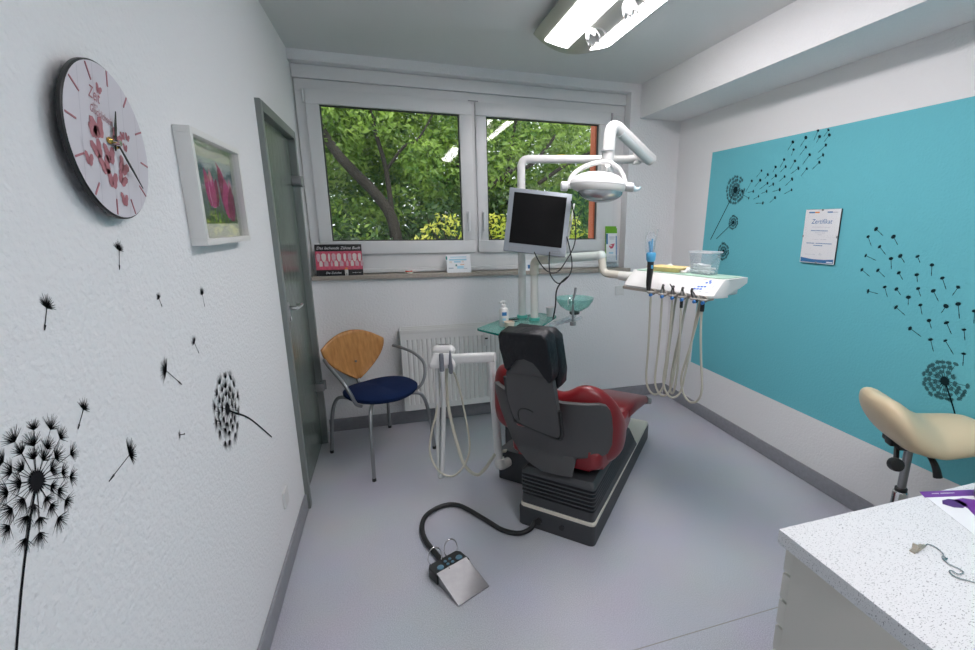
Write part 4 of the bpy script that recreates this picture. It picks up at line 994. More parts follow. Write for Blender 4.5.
# ------------------------------------------------------------------ dental unit: body, glass shelf, bowl
UX, UY = 1.425, -.655
t = thing('dental_unit', 'white dental unit with green glass shelf and spittoon bowl behind the treatment chair', 'dental unit', (UX, UY, 0), RZ)
b = MB(); b.box((0, 0, .11), (.34, .30, .22), bev=.02); b.build('floor_box', 'base', t, local=True)
b = MB(); b.box((-.31, -.165, .10), (.41, .28, .20), bev=.012); b.build('link_box', 'base', t, local=True)
b = MB(); rings = [[Vector((x*k, y*k2, z)) for x, y in rrect(.22, .22, .05)] for z, k, k2 in ((.22, .8, .85), (.5, .9, .95), (.80, 1.0, 1.05), (.875, 1.0, 1.05), (.889, .9, .95))]
b.loft(rings); b.build('body', 'white', t, local=True)
SHELF = [(.998, -.811), (1.19, -.591), (1.529, -.418), (1.613, -.561), (1.386, -.878), (1.111, -1.015)]
b = MB(); b.prism(fillet(SHELF[::-1], .03), .012, z0=.890, mtop=0, mi=1); b.build('glass_shelf', ['teal_glass', 'teal_edge'], t)
for x, y in ((1.363, -.55), (1.417, -.66)):
    b = MB(); b.lathe([(.036, .902), (.036, .918), (.026, .920)], c=(x, y, 0), seg=24); b.build('pole_collar', mat('mint collar', (.10, .50, .42, 1), .3), t)
BW = Vector((1.590, -.945, 0))
b = MB(); b.lathe([(.012, 1.003), (.05, 1.008), (.09, 1.035), (.113, 1.070), (.118, 1.086), (.114, 1.086), (.108, 1.071), (.086, 1.040), (.048, 1.014), (.012, 1.010)], c=BW, seg=40); bl = b.build('spittoon_bowl', 'bowl_glass', t)
b = MB(); b.lathe([(.030, .985), (.032, .999), (.012, 1.004)], c=BW, seg=20); b.build('drain', 'rubber', bl)
b = MB(); b.tube([BW+Vector((0, 0, .99)), BW+Vector((-.02, .02, .955)), BW+Vector((-.08, .14, .90)), Vector((1.44, -.72, .86))], .017, 12, sm=6)
b.tube([BW+Vector((.055, .02, .957)), BW+Vector((.0, .01, .945)), BW+Vector((-.06, .05, .925)), BW+Vector((-.12, .12, .90))], .008, 10, sm=6); b.tube([BW+Vector((-.045, -.02, .958)), BW+Vector((-.09, .04, .93)), BW+Vector((-.13, .09, .91))], .012, 10, sm=6)
b.tube([Vector((1.545, -1.035, .945)), BW+Vector((-.03, .0, .945)), BW+Vector((-.08, .14, .90))], .012, 10, sm=6); b.build('bowl_arm', 'clear', t)
b = MB(); q = Vector((1.545, -1.035, 0)); b.cyl(q+Vector((0, 0, .935)), q+Vector((0, 0, .957)), .019, seg=20); b.tube([q+Vector((0, 0, .955)), q+Vector((.0, 0, 1.08)), q+Vector((.010, .003, 1.125)), q+Vector((.016, .004, 1.160))], .0075, 12, sm=6); b.build('rinse_faucet', 'steel', t)
b = MB(); b.tube([q+Vector((-.03, .0, 1.06)), q+Vector((-.03, .0, 1.092)), q+Vector((-.012, 0, 1.098)), q+Vector((.01, 0, 1.085))], .005, 10, sm=6); b.build('cup_filler', 'chrome', t)

# assistant stand: vertical tube, arm, holder with suction hoses
t = thing('assistant_stand', 'white tube arm with a small holder and suction hoses between radiator and treatment chair', 'instrument holder', (1.07, -1.12, 0))
b = MB(); b.tube(bend([(1.030, -1.108, .785), (1.060, -1.125, .135), (1.16, -1.06, .135)], .035, 8), .024, 16); b.build('upright_tube', 'white', t)
b = MB(); b.tube(bend([(1.062, -1.125, .185), (1.062, -1.125, .130), (1.125, -1.085, .130)], .04, 8), .0285, 16); b.build('elbow', 'ivory', t)
b = MB(); a_, c_ = Vector((1.050, -1.118, .800)), Vector((.775, -.985, .775)); d = (c_-a_).normalized(); n_ = Vector((0, 0, 1)).cross(d).normalized(); uu = d.cross(n_)
b.loft([[p+n_*x+uu*y for x, y in rrect(.05, w, .014)] for p, w in ((a_, .050), (a_+(c_-a_)*.1, .056), (c_, .052))]); b.build('arm', 'white', t)
hk = Vector((.775, -1.0, .765)); ex = Vector((.95, -.31, 0)); ey = Vector((.31, .95, 0)); K = frame(hk, ex, ey, (0, 0, 1))
b = MB(); b.loft([[Vector((x, y, z)) for x, y in rrect(w, dp, .015, cy=oy)] for z, w, dp, oy in ((-.028, .145, .085, 0), (-.010, .150, .09, 0), (.0, .145, .088, 0.0), (.045, .105, .06, .02), (.050, .100, .055, .02))], Mx=K); b.build('holder_block', 'white', t)
b = MB(); b.loft([[Vector((x, y, z)) for x, y in rrect(w, dp, .02, cy=.03)] for z, w, dp in ((.050, .125, .06), (.060, .130, .065), (.080, .11, .05), (.090, .08, .035), (.092, .06, .02))], Mx=K); b.build('cap', 'white', t)
b = MB(); b.lathe([(.011, -.045), (.013, -.035), (.013, .055), (.010, .062), (.004, .060)], c=(.003, -.052, 0), Mx=K, seg=18); b.build('suction_handle', mat('slate grey plastic', (.17, .18, .21, 1), .45), t)
b = MB(); b.lathe([(.008, -.055), (.012, -.045), (.012, -.01), (.009, .012), (.008, .045), (.004, .07), (.003, .078)], c=(.052, -.050, 0), Mx=K, seg=16); b.box((.045, -.050, -.012), (.014, .02, .018), Mx=K, bev=.003); b.build('saliva_handle', mat('slate grey plastic two', (.17, .18, .21, 1), .45), t)
kk = lambda x, y, z: K @ Vector((x, y, z))
def corr(P_, r, n=130):
    out = P_; return out
b = MB(); tf = [kk(.003, -.052, -.04), Vector((.762, -1.055, .55)), Vector((.742, -1.10, .30)), Vector((.728, -1.125, .16)), Vector((.722, -1.12, .118)), Vector((.714, -1.10, .15)), Vector((.724, -1.05, .42)), Vector((.738, -1.01, .68)), kk(-.035, -.01, -.02)]
b.tube(smooth_path(tf, 8), .0125, 12); b.build('suction_hose', 'grey_hose', t)
b = MB(); b.tube([kk(.052, -.050, -.05), Vector((.834, -1.036, .691)), Vector((.864, -1.083, .542)), Vector((.887, -1.14, .3)), Vector((.847, -1.155, .184)), Vector((.778, -1.15, .128)), Vector((.706, -1.126, .167)), Vector((.669, -1.089, .266)), Vector((.689, -1.065, .387)), Vector((.723, -1.045, .50)), kk(-.01, -.0, -.02)], .0058, 10, sm=8); b.build('saliva_hose', 'beige_hose', t)
b = MB(); b.tube([kk(.02, .0, -.02), Vector((.785, -1.02, .608)), Vector((.792, -1.065, .47)), Vector((.827, -1.12, .277)), Vector((.857, -1.15, .178)), Vector((.917, -1.17, .124)), Vector((.969, -1.16, .150)), Vector((1.04, -1.125, .215)), Vector((1.09, -1.08, .20)), Vector((1.16, -1.04, .18))], .0095, 10, sm=8); b.build('supply_hose', 'beige_hose', t)

# ------------------------------------------------------------------ operating lamp on its pole
t = thing('operating_lamp', 'white operating lamp on a bent pole and spring arm in front of the window', 'operating lamp', (1.363, -.55, .906))
ZB = 1.924; be = Vector((2.085, -.790, ZB))
b = MB(); b.tube(bend([(1.363, -.55, .903), (1.363, -.55, ZB), be], .055, 8), .0255, 18); pl = b.build('pole', 'white', t)
b = MB(); b.box((1.60, -.632, ZB+.0255), (.045, .012, .003), rz=math.atan2(-.24, .722)); b.build('yellow_sticker', mat('yellow sticker', (.80, .60, .05, 1), .5), pl)
j0 = be+Vector((-.0, .0, .0)); a0 = Vector((2.120, -.86, 1.912)); a1 = Vector((1.805, -.945, 2.085))
b = MB(); b.cyl(be+Vector((-.03, .01, -.028)), be+Vector((-.03, .01, .035)), .026, seg=20); b.tube([be+Vector((-.02, 0, .015)), a0+Vector((0, 0, .0))], .026, 14); b.build('arm_joint', 'white', t)
hx = Vector((1.762, -.973, 0))
b = MB(); P_ = bend([a0, a1+(a1-a0).normalized()*.03+Vector((0, 0, .01)), Vector((hx.x, hx.y, 2.07)), Vector((hx.x, hx.y, 1.79))], .075, 8)
P_ = [a0]+bend([a0, Vector((1.790, -.953, 2.100)), Vector((hx.x, hx.y, 1.79))], .085, 9)[1:]
b.tube(P_, .0355, 18); b.build('spring_arm', 'white', t)
b = MB(); d = (Vector((1.790, -.953, 2.100))-a0).normalized(); sdw = Vector((-.05, -.16, -.6)); nn = (sdw-d*sdw.dot(d)).normalized()
b.tube([a0+nn*.014+d*.02, a0+nn*.014+d*.30], .030, 12); b.build('arm_underside', mat('pale grey cover', (.55, .60, .60, 1), .3), t)
b = MB(); b.cyl(Vector((hx.x, hx.y, 1.935)), Vector((hx.x, hx.y, 1.939)), .0375, seg=20); b.build('seam_ring', 'lampgrey', t)
# head
HC = Vector((1.676, -1.043, 1.742)); hxv = Vector((.951, -.309, -.03)).normalized(); hyv = Vector((0, 0, 1)).cross(hxv).normalized(); hzv = hxv.cross(hyv)
K = frame(HC, hxv, hyv, hzv) @ Matrix.Rotation(math.radians(-6), 4, 'X') @ Matrix.Diagonal((.90, .90, 1.05, 1))
def egg(zscale, up, rr=(.178, .105)):
    rings = []
    for i in range(9):
        a = (i/8)*PI/2; q = max(math.cos(a), .02); z = math.sin(a)*zscale*(1 if up else -1)
        rings.append([Vector((rr[0]*q*math.cos(2*PI*k/40)*(1+.08*math.cos(2*PI*k/40)*0), rr[1]*q*math.sin(2*PI*k/40), z)) for k in range(40)])
    return rings
b = MB(); b.loft(egg(.070, True), Mx=K, cap0=False); hd = b.build('lamp_hood', 'lampwhite', t, angle=60)
b = MB(); low = []
for i in range(9):
    a = (i/8)*PI/2*.70; q = math.cos(a)
    low.append([Vector((.179*q*math.cos(2*PI*k/40), .106*q*math.sin(2*PI*k/40), -.004-math.sin(a)*(.062+.018*math.cos(2*PI*k/40)))) for k in range(40)])
b.loft(low, Mx=K, cap0=False, cap1=False); b.build('lower_shell', mat('lamp shell warm white', (.70, .70, .68, 1), .35), t, angle=60)
b = MB(); lens = []
for i in range(7):
    a = (i/6)*PI/2*.98; q = max(math.cos(a), .03)
    lens.append([Vector((.02+.140*q*math.cos(2*PI*k/36), .085*q*math.sin(2*PI*k/36)-.012, -.038-.055*math.sin(a))) for k in range(36)])
b.loft(lens, Mx=K, cap0=False); b.build('lens', mat('silver reflector lens', (.50, .52, .53, 1), .15, .7), t, angle=60)
b = MB(); b.tube([K @ Vector((.179*math.cos(2*PI*k/40)*1.0, .1065*math.sin(2*PI*k/40), -.002)) for k in range(40)], .0016, 6, closed=True); b.build('seam_line', 'lampgrey', hd)
b = MB(); b.tube([K @ Vector((x, y, z)) for x, y, z in ((-.185, .0, -.01), (-.150, .03, .058), (-.06, .045, .108), (.05, .045, .128), (.13, .04, .100), (.168, .02, .045), (.18, .0, -.01))], .0135, 12, sm=8); b.build('yoke', 'lampwhite', t)
b = MB(); b.cyl(Vector((hx.x, hx.y, 1.80)), Vector((hx.x, hx.y, 1.85)), .030, seg=18); b.cyl(Vector((hx.x, hx.y, 1.80)), K @ Vector((.06, .03, .11)), .016, seg=14); b.build('yoke_mount', 'lampwhite', t)
b = MB(); b.cyl((-.165, 0, -.012), (-.190, 0, -.014), .014, Mx=K); b.lathe([(.018, 0), (.026, .006), (.026, .040), (.020, .046)], Mx=K @ Matrix.Translation((-.186, 0, -.014)) @ Matrix.Rotation(math.radians(-90), 4, 'Y'), seg=20); b.build('left_grip' if False else 'grip', 'lampwhite', t)
b = MB(); b.lathe([(.018, 0), (.023, .01), (.026, .055), (.022, .060)], Mx=K @ Matrix.Translation((.168, 0, -.006)) @ Matrix.Rotation(math.radians(90), 4, 'Y'), seg=20); gr = b.build('grip_collar', mat('silver collar', (.50, .51, .52, 1), .35, .4), t)
b = MB(); b.tube([K @ Vector(p) for p in ((.222, 0, -.008), (.24, 0, -.018), (.26, 0, -.015), (.275, 0, -.002))], [.017, .013, .010, .005], 10); b.build('switch_lever', mat('pale blue switch', (.62, .74, .78, 1), .3), gr)

# ------------------------------------------------------------------ monitor on the pole
t = thing('monitor', 'silver framed flat screen mounted on the lamp pole before the window', 'monitor', (1.40, -.80, 1.5))
TL, TR, BL, BR = Vector((1.264, -.690, 1.738)), Vector((1.623, -.815, 1.704)), Vector((1.179, -.745, 1.356)), Vector((1.545, -.868, 1.34))
cn = (TL+TR+BL+BR)/4; ex = ((TR-TL)+(BR-BL)).normalized(); ey = ((TL-BL)+(TR-BR)); ey = (ey-ex*ey.dot(ex)).normalized(); ez = ex.cross(ey)
Ro = Matrix.Rotation(math.radians(-2.2), 3, ez); ex, ey = Ro @ ex, Ro @ ey
W_, H_ = ((TR-TL).length+(BR-BL).length)/2, ((TL-BL).length+(TR-BR).length)/2
K = frame(cn, ex, ey, ez)
b = MB(); b.prism(rrect(W_, H_, .006), .030, K, z0=-.028, bev=.003); cs = b.build('housing', 'bezel', t)
b = MB(); b.prism(rrect(W_*.84, H_*.80, .002), .0012, K, z0=.0018); 
for v in b.bm.verts: v.co += ey*(H_*.035)
b.build('screen', 'screen', t)
b = MB(); b.box((-W_*.30, -H_*.445, .0024), (W_*.24, H_*.06, .001), Mx=K, mi=0); b.build('speaker_grille', 'bezel_dark', cs)
b = MB(); b.box((W_*.33, -H_*.445, .0024), (W_*.16, H_*.05, .001), Mx=K, mi=0); b.build('control_panel', 'bezel_dark', cs)
b = MB()
for k in range(4): b.box((W_*.27+k*.014, -H_*.445, .0032), (.008, .005, .001), Mx=K)
b.build('button', 'bezel', cs)
b = MB(); b.prism(rrect(W_*.8, H_*.8, .03), .030, K, z0=-.056, bev=.01); b.build('rear_cover', mat('grey rear cover', (.22, .23, .24, 1), .5), t)
pk = Vector((1.363, -.55, 1.52)); b = MB(); b.cyl(pk+Vector((0, 0, -.035)), pk+Vector((0, 0, .035)), .033, seg=20); b.tube([pk, K @ Vector((0, 0, -.05))], .02, 12); b.build('bracket', mat('grey bracket', (.25, .26, .27, 1), .5), t)
b = MB(); b.box((W_*.52, -.02, -.035), (.012, .36, .012), Mx=K @ Matrix.Rotation(math.radians(-4), 4, 'Z'), bev=.002); b.build('side_rod', 'ivory', t)
for P_ in ([(1.362, -.84, 1.36), (1.392, -.872, 1.29), (1.435, -.90, 1.243), (1.486, -.915, 1.244), (1.535, -.915, 1.30), (1.600, -.892, 1.40), (1.612, -.88, 1.52), (1.596, -.84, 1.66)],
           [(1.454, -.86, 1.36), (1.440, -.895, 1.28), (1.447, -.908, 1.22), (1.490, -.925, 1.175), (1.545, -.935, 1.21), (1.575, -.925, 1.27), (1.570, -.91, 1.36), (1.56, -.87, 1.45)]):
    b = MB(); b.tube(P_, .0038, 8, sm=8); b.build('cable', 'black', t)
b = MB(); b.tube([(1.545, -.935, 1.215), (1.505, -.930, 1.18), (1.476, -.93, 1.13), (1.470, -.93, 1.04), (1.465, -.90, .95)], .0048, 8, sm=8); b.build('cable', 'black', t)

# ------------------------------------------------------------------ instrument table on its arm
e1 = Vector((math.cos(math.radians(-71)), math.sin(math.radians(-71)), 0)); TZ = math.atan2(e1.y, e1.x); P0 = Vector((1.828, -1.315, .0125))
t = thing('instrument_table', 'white dentist instrument table on a swivel arm with hanging hoses before the turquoise wall', 'instrument table', (P0.x, P0.y, 1.17), TZ)
W0 = Matrix.Translation(P0) @ Matrix.Rotation(TZ, 4, 'Z')                      # x along the front edge, y to the back, z from the floor
ap = Vector((1.417, -.66, 0))
b = MB(); b.tube([(ap.x, ap.y, .903), (ap.x, ap.y, 1.23)], .0255, 18); b.build('post', 'ivory', t)
q0, q1 = Vector((ap.x, ap.y, 1.296)), Vector((1.715, -1.035, 1.345))
b = MB(); b.tube([Vector((ap.x, ap.y, 1.20))]+bend([Vector((ap.x, ap.y, 1.21)), q0, q0+(q1-q0)*.25], .05, 8), .029, 16); b.build('post_elbow', 'cream', t)
b = MB(); b.tube([q0+(q1-q0)*.12, q1], .0265, 16); b.ell(q1, (.03, .03, .03), seg=16, n=10); b.build('swing_arm', mat('arm pale green white', (.72, .78, .74, 1), .3), t)
en = W0 @ Vector((-.03, .09, 1.212))
b = MB(); b.tube(bend([q1+Vector((.002, -.002, 0)), q1+Vector((.012, -.016, -.105)), q1+(en-q1)*.35+Vector((0, 0, -.105)) - Vector((0, 0, (en-q1).z*.35)), en], .04, 8), .023, 16); b.build('elbow', 'cream', t)
b = MB(); m_ = q1+(en-q1)*.42; b.tube([Vector((m_.x, m_.y, q1.z-.11)), en], [.026, .034], 16); b.build('joint_sleeve', 'ivory', t)
# tray body: profile y/z swept along x
PR = [(.18, 1.266), (.02, 1.266), (-.008, 1.262), (-.082, 1.204), (-.092, 1.194), (-.089, 1.184), (-.07, 1.182), (.02, 1.198), (.12, 1.218), (.18, 1.240)]
b = MB(); rings = []
for x, s_ in ((-.085, .55), (-.075, .75), (-.05, .92), (-.01, 1.0), (.46, 1.0), (.49, .985), (.508, .90), (.518, .72), (.522, .5)):
    rings.append([Vector((x, .11+(y-.11)*(s_ if y < .0 else 1) if y < .02 else y*(.96+.04*s_), z)) for y, z in PR])
b.loft(rings, Mx=W0); b.build('tray_body', 'white', t, angle=35)
b = MB(); b.box((.22, .085, 1.205), (.54, .15, .05), Mx=W0, bev=.015); b.build('under_box', 'white', t)
b = MB(); b.prism(fillet([(-.05, .01), (.50, .01), (.50, .172), (-.05, .172)], .02), .004, W0, z0=1.2655, bev=.001); b.build('table_mat', 'mint', t)
b = MB(); b.box((.22, -.062, 1.178), (.54, .050, .018), Mx=W0, bev=.006); b.build('holder_rail', mat('taupe rail', (.46, .40, .34, 1), .5), t)
dn = Vector((-.066, -.088, 0)); ang = math.atan2(.058, .074)
KP = W0 @ Matrix.Translation((.43, -.043, 1.2355)) @ Matrix.Rotation(ang, 4, 'X')
b = MB(); b.prism(rrect(.105, .085, .006), .0012, KP, z0=.0); kp = b.build('keypad', mat('keypad foil', (.70, .76, .82, 1), .35), t)
b = MB()
for x, y in ((.02, .030), (.008, .016), (.026, .018), (-.018, -.014), (-.002, -.012), (.014, -.010), (-.030, -.030), (-.014, -.029), (.002, -.028)): b.prism(rrect(.014, .0105, .003, 2, x, y), .0006, KP, z0=.0014, mi=0)
b.box((-.01, .036, .0016), (.03, .003, .0006), Mx=KP, mi=1)
b.build('button', ['blue', 'orange'], kp)
hz0 = 1.150
hx_ = [.174, .246, .308, .364, .434, .480]
for i, x in enumerate(hx_):
    b = MB(); b.tube([W0 @ Vector((x, -.075, 1.184)), W0 @ Vector((x, -.100, 1.178))], [.014, .016], 10); b.tube([W0 @ Vector((x+.015*math.cos(a), -.112+.015*math.sin(a), 1.178)) for a in [math.radians(-30-300*k/10+180) for k in range(11)]], .006, 8); hd = b.build('instrument_holder', mat('taupe holder', (.36, .33, .29, 1), .5) if i == 0 else bpy.data.materials['taupe holder'], t)
    b = MB(); b.cyl(W0 @ Vector((x+.012, -.122, 1.168)), W0 @ Vector((x+.012, -.134, 1.166)), .0075, seg=12); b.build('blue_ring', 'blue_ring', hd)
for i, x in ((1, .246), (2, .308), (3, .364), (4, .434)):
    lean = Vector((-.014 if i != 4 else -.032, .018, .030)); p = W0 @ Vector((x, -.112, 1.180)); qv = W0 @ (Vector((x, -.112, 1.180))+lean)
    b = MB(); b.tube([p-(qv-p)*.5, p, p+(qv-p)*.5, qv], [.009, .012, .010, .006], 12); b.tube([qv, qv+(W0.to_3x3() @ Vector((.012, -.012, .010)))], [.006, .007], 10)
    if i == 2: b.tube([qv, qv+(W0.to_3x3() @ Vector((-.02, .0, .02)))], [.005, .002], 8)
    b.build('handpiece', 'black' if i in (2, 4) else mat('graphite handpiece %d' % i, (.07, .07, .065, 1), .35, .5), t)
def hose(name, pts, r, m='beige_hose'):
    b = MB(); b.tube(pts, r, 10, sm=8); return b.build(name, m, t)
w = lambda x, y, z: W0 @ Vector((x, y, z))
HZ = .640
for (xa, xm, xn, xb, zb_) in ((.174, .155, .235, .232, .622), (.246, .215, .285, .296, .632), (.308, .270, .352, .372, .640), (.480, .500, .335, .385, .650)):
    hose('instrument_hose', [w(xa, -.112, 1.170), w(xa, -.111, 1.06), w(xa*.6+xm*.4, -.10, .90), w(xm, -.09, zb_+.10), w(xm*.85+xn*.15, -.08, zb_+.03), w((xm+xn)/2, -.06, zb_), w(xm*.15+xn*.85, -.04, zb_+.03), w(xn, -.03, zb_+.11), w((xn+xb)/2, -.01, .92), w(xb, .01, 1.10), w(xb, .03, 1.195)], .0056)
hose('instrument_hose', [w(.364, -.112, 1.170), w(.364, -.11, 1.06), w(.355, -.09, .90), w(.335, -.07, .76), w(.31, -.05, .672), w(.28, -.035, .655), w(.262, -.02, .70), w(.27, -.01, .85), w(.29, .01, 1.05), w(.30, .03, 1.195)], .0056)
for x, r in ((.480, .010), (.364, .008)):
    b = MB(); b.cyl(w(x, -.1115, 1.125), w(x, -.112, 1.172), r, seg=12); b.build('hose_sleeve', 'black', t)

# syringe in a sleeve standing in front of the table
t = thing('air_water_syringe', 'black syringe with light blue tips in clear sleeve, upright at the instrument table', 'syringe', w(.150, -.105, 1.185))
p0 = w(.150, -.105, 1.185)
b = MB(); b.tube([p0, p0+Vector((.0, .0, .04)), p0+Vector((.004, 0, .11)), p0+Vector((.004, 0, .145))], [.010, .014, .0165, .0165], 16); b.build('handle', 'black', t)
b = MB(); b.lathe([(.018, .145), (.023, .155), (.025, .185), (.020, .192)], c=p0+Vector((.004, 0, 0)), seg=16); b.box(p0+Vector((.004, -.016, .120)), (.012, .006, .018), bev=.003)
rr = random.Random(4)
for k in range(5):
    dx, dy = rr.uniform(-.02, .012), rr.uniform(-.012, .012); b.tube([p0+Vector((.004+dx*.3, dy*.3, .185)), p0+Vector((.002+dx, dy, .235+rr.uniform(0, .03)))], [.006, .0045], 8)
b.build('blue_tip', 'sky', t)
b = MB(); b.lathe([(.022, .19), (.026, .225), (.024, .27), (.012, .295)], c=p0+Vector((-.004, 0, 0)), seg=16, cap0=False, cap1=False); b.tube([p0+Vector((.012, 0, .19)), p0+Vector((.034, 0, .305))], .004, 8); b.build('clear_sleeve', 'clear', t)

# ------------------------------------------------------------------ things on the instrument table
MZ = 1.2697
def box_tray(name, label, cat, cx, cy, sx, sy, h, fl, m, rz=0):
    pos = W0 @ Vector((cx, cy, MZ)); t = thing(name, label, cat, pos)
    K = W0 @ Matrix.Translation((cx, cy, MZ)) @ Matrix.Rotation(rz, 4, 'Z')
    return t, K
t, K = box_tray('yellow_tray', 'pale yellow plastic tray on the mint mat of the instrument table', 'tray', .11, .092, .2, .14, .02, 1.1, 'yellow', .12)
b = MB(); rings = [[Vector((x, y, z)) for x, y in rrect(w_, d_, .015)] for z, w_, d_ in ((.0, .170, .115), (.004, .174, .119), (.022, .196, .141), (.024, .200, .145), (.021, .186, .131), (.005, .166, .111))]
b.loft(rings, Mx=K); b.build('tray', 'yellow', t)
def crumple(name, label, cx, cy, sx, sy, sz, seed):
    rr = random.Random(seed); pos = W0 @ Vector((cx, cy, MZ)); K = W0 @ Matrix.Translation((cx, cy, MZ+.0005))
    b = MB(); rows = []
    for i in range(13):
        row = []
        for j in range(13):
            u, v = -1+i/6, -1+j/6; e = max(0, 1-max(abs(u), abs(v))**3)
            row.append((sx*u*.5, sy*v*.5, sz*e*(.55+.9*noise.noise(Vector((u*1.7+seed, v*1.7, seed*.3))))+.001))
        rows.append(row)
    b.grid(rows, Mx=K); o = b.build(name, 'tissue', None, loc=pos); md = o.modifiers.new('s', 'SOLIDIFY'); md.thickness = .002; md.offset = 1
    tag(o, label, 'tissue'); return o
crumple('paper_tissue', 'crumpled white tissue behind the pale yellow tray', .06, .165, .12, .03, .03, 2)
crumple('paper_tissue', 'crumpled white tissue between yellow tray and clear box on the instrument table', .222, .115, .045, .09, .024, 5)
t, K = box_tray('clear_box', 'clear plastic box of white swabs on the instrument table', 'box', .325, .105, .1, .1, .1, 1, 'clear', .05)
b = MB()
def shellbox(b, a0, a1, h, th=.002):
    o = [[Vector((x, y, z)) for x, y in rrect(w_, w_*.78, .008)] for z, w_ in ((.0006, a0), (h, a1), (h, a1-2*th), (.003, a0-2*th))]
    b.loft(o, Mx=K)
shellbox(b, .108, .128, .112); b.build('box_wall', 'clear', t)
b = MB(); o = [[Vector((x, y, z)) for x, y in rrect(w_, w_*.78, .009)] for z, w_ in ((.106, .127), (.106, .138), (.114, .138), (.114, .127))]; b.loft(o, Mx=K, cap0=False, cap1=False, closed=True); b.build('rim', mat('frosted rim', (.70, .74, .76, 1), .4), t)
rr = random.Random(9)
for k in range(16):
    zz = .0125+.016*(k//6); a = rr.uniform(-.5, .5); cx, cy = -.032+.032*(k % 3)+rr.uniform(-.004, .004), -.020+.04*((k//3) % 2)
    d = Vector((math.cos(a), math.sin(a), 0))*.017; c_ = Vector((cx, cy, zz)); b = MB(); b.tube([K @ (c_-d), K @ (c_+d)], .0068, 10)
    tag(b.build('cotton_swab_roll', 'tissue', None, loc=K @ c_), 'white cotton roll inside the clear box on the instrument table', 'cotton roll', 'cotton rolls in the clear box')

# ------------------------------------------------------------------ things on the glass shelf
GZ = .9025
t = thing('soap_bottle', 'white pump bottle with a blue label on the green glass shelf', 'bottle', (1.179, -.790, GZ))
BP = Vector((1.179, -.790, GZ))
b = MB(); b.lathe([(.026, 0), (.029, .004), (.029, .098), (.024, .112), (.012, .118), (.012, .126)], c=BP, seg=28); bd = b.build('body', 'white', t)
b = MB(); b.lathe([(.014, .122), (.014, .136), (.006, .137), (.006, .150), (.013, .151), (.013, .158), (.004, .160)], c=BP, seg=18); b.tube([BP+Vector((0, 0, .154)), BP+Vector((-.028, -.010, .150))], .0045, 8); b.build('pump', 'white', t)
b = MB()
def wraplabel(a0, a1, z0, z1, mi): b.grid([[BP+Vector((.0296*math.cos(a0+(a1-a0)*k/8), .0296*math.sin(a0+(a1-a0)*k/8), z)) for k in range(9)] for z in (z0, z1)], mi)
wraplabel(math.radians(-125), math.radians(-65), .070, .092, 0); wraplabel(math.radians(-118), math.radians(-78), .040, .054, 1); wraplabel(math.radians(-118), math.radians(-78), .025, .032, 1)
b.build('label_print', ['navyprint', 'skyprint'], bd, fix=False)
t = thing('beige_cup', 'small beige cup beside the white pump bottle on the glass shelf', 'cup', (1.192, -.862, GZ))
b = MB(); b.lathe([(.020, 0), (.026, .004), (.0325, .040), (.031, .042), (.025, .008), (.004, .006)], c=(1.196, -.862, GZ), seg=24); b.build('bowl', mat('beige plastic', (.66, .56, .46, 1), .45), t)
t = thing('drinking_cup', 'white disposable cup at the far end of the glass shelf under the spittoon bowl', 'cup', (1.530, -.62, GZ))
b = MB(); b.lathe([(.024, 0), (.031, .058), (.0335, .060), (.033, .064), (.030, .060), (.022, .004), (.002, .003)], c=(1.560, -.570, GZ), seg=24); b.build('bowl', mat('pinkish white cup', (.74, .68, .68, 1), .5), t)
t = thing('mirror_tool', 'black dental hand tool lying on the glass shelf behind the pump bottle', 'tool', (1.27, -.64, GZ))
b = MB(); b.tube([(1.235, -.655, GZ+.0065), (1.27, -.645, GZ+.007), (1.315, -.635, GZ+.006)], [.0035, .0062, .003], 8); b.build('rod', 'black', t)

# ------------------------------------------------------------------ outside the window
def leaf_cloud(b, blobs, n, size, seed, flat=.35):
    rr = random.Random(seed); tot = sum(r[3]**2 for r in blobs); V_, F_ = [], []
    for (cx, cy, cz, R) in blobs:
        for k in range(int(n*R*R/tot)):
            while True:
                v = Vector((rr.uniform(-1, 1), rr.uniform(-1, 1), rr.uniform(-1, 1)))
                if .25 < v.length < 1: break
            v = v.normalized()*(v.length**.5)*R; p = Vector((cx, cy, cz))+Vector((v.x, v.y, v.z*.85))
            s_ = size*rr.uniform(.6, 1.25); nrm = (v.normalized()*.5+Vector((rr.gauss(0, .6), rr.gauss(-.15, .6), rr.gauss(.5, .5)))).normalized()
            a = nrm.orthogonal().normalized(); a = Matrix.Rotation(rr.uniform(0, 6.28), 3, nrm) @ a; c_ = nrm.cross(a)
            i = len(V_); V_ += [p-a*s_, p+c_*s_*.42-a*s_*.1+nrm*s_*.12, p+a*s_, p-c_*s_*.42-a*s_*.1+nrm*s_*.12]
            F_ += [(i, i+1, i+2), (i, i+2, i+3)]
    b.faces(V_, F_)
GRZ = -.9
def tree(label, loc, trunk, branches, blobs, n, size, leaf, seed, name='tree', cat='tree', group=None):
    t = thing(name, label, cat, loc, 0, group)
    b = MB(); b.tube(trunk[0], trunk[1], 12, sm=5); b.build('trunk', 'bark', t)
    for P_, r in branches:
        b = MB(); b.tube(P_, r, 9, sm=5); b.build('branch', 'bark', t)
    b = MB(); leaf_cloud(b, blobs, n, size, seed); b.build('foliage', leaf, t, fix=False, angle=180)
    return t
rr = random.Random(21)
def blobs(n, x0, x1, y0, y1, z0, z1, r0, r1, seed):
    r = random.Random(seed); return [(r.uniform(x0, x1), r.uniform(y0, y1), r.uniform(z0, z1), r.uniform(r0, r1)) for _ in range(n)]
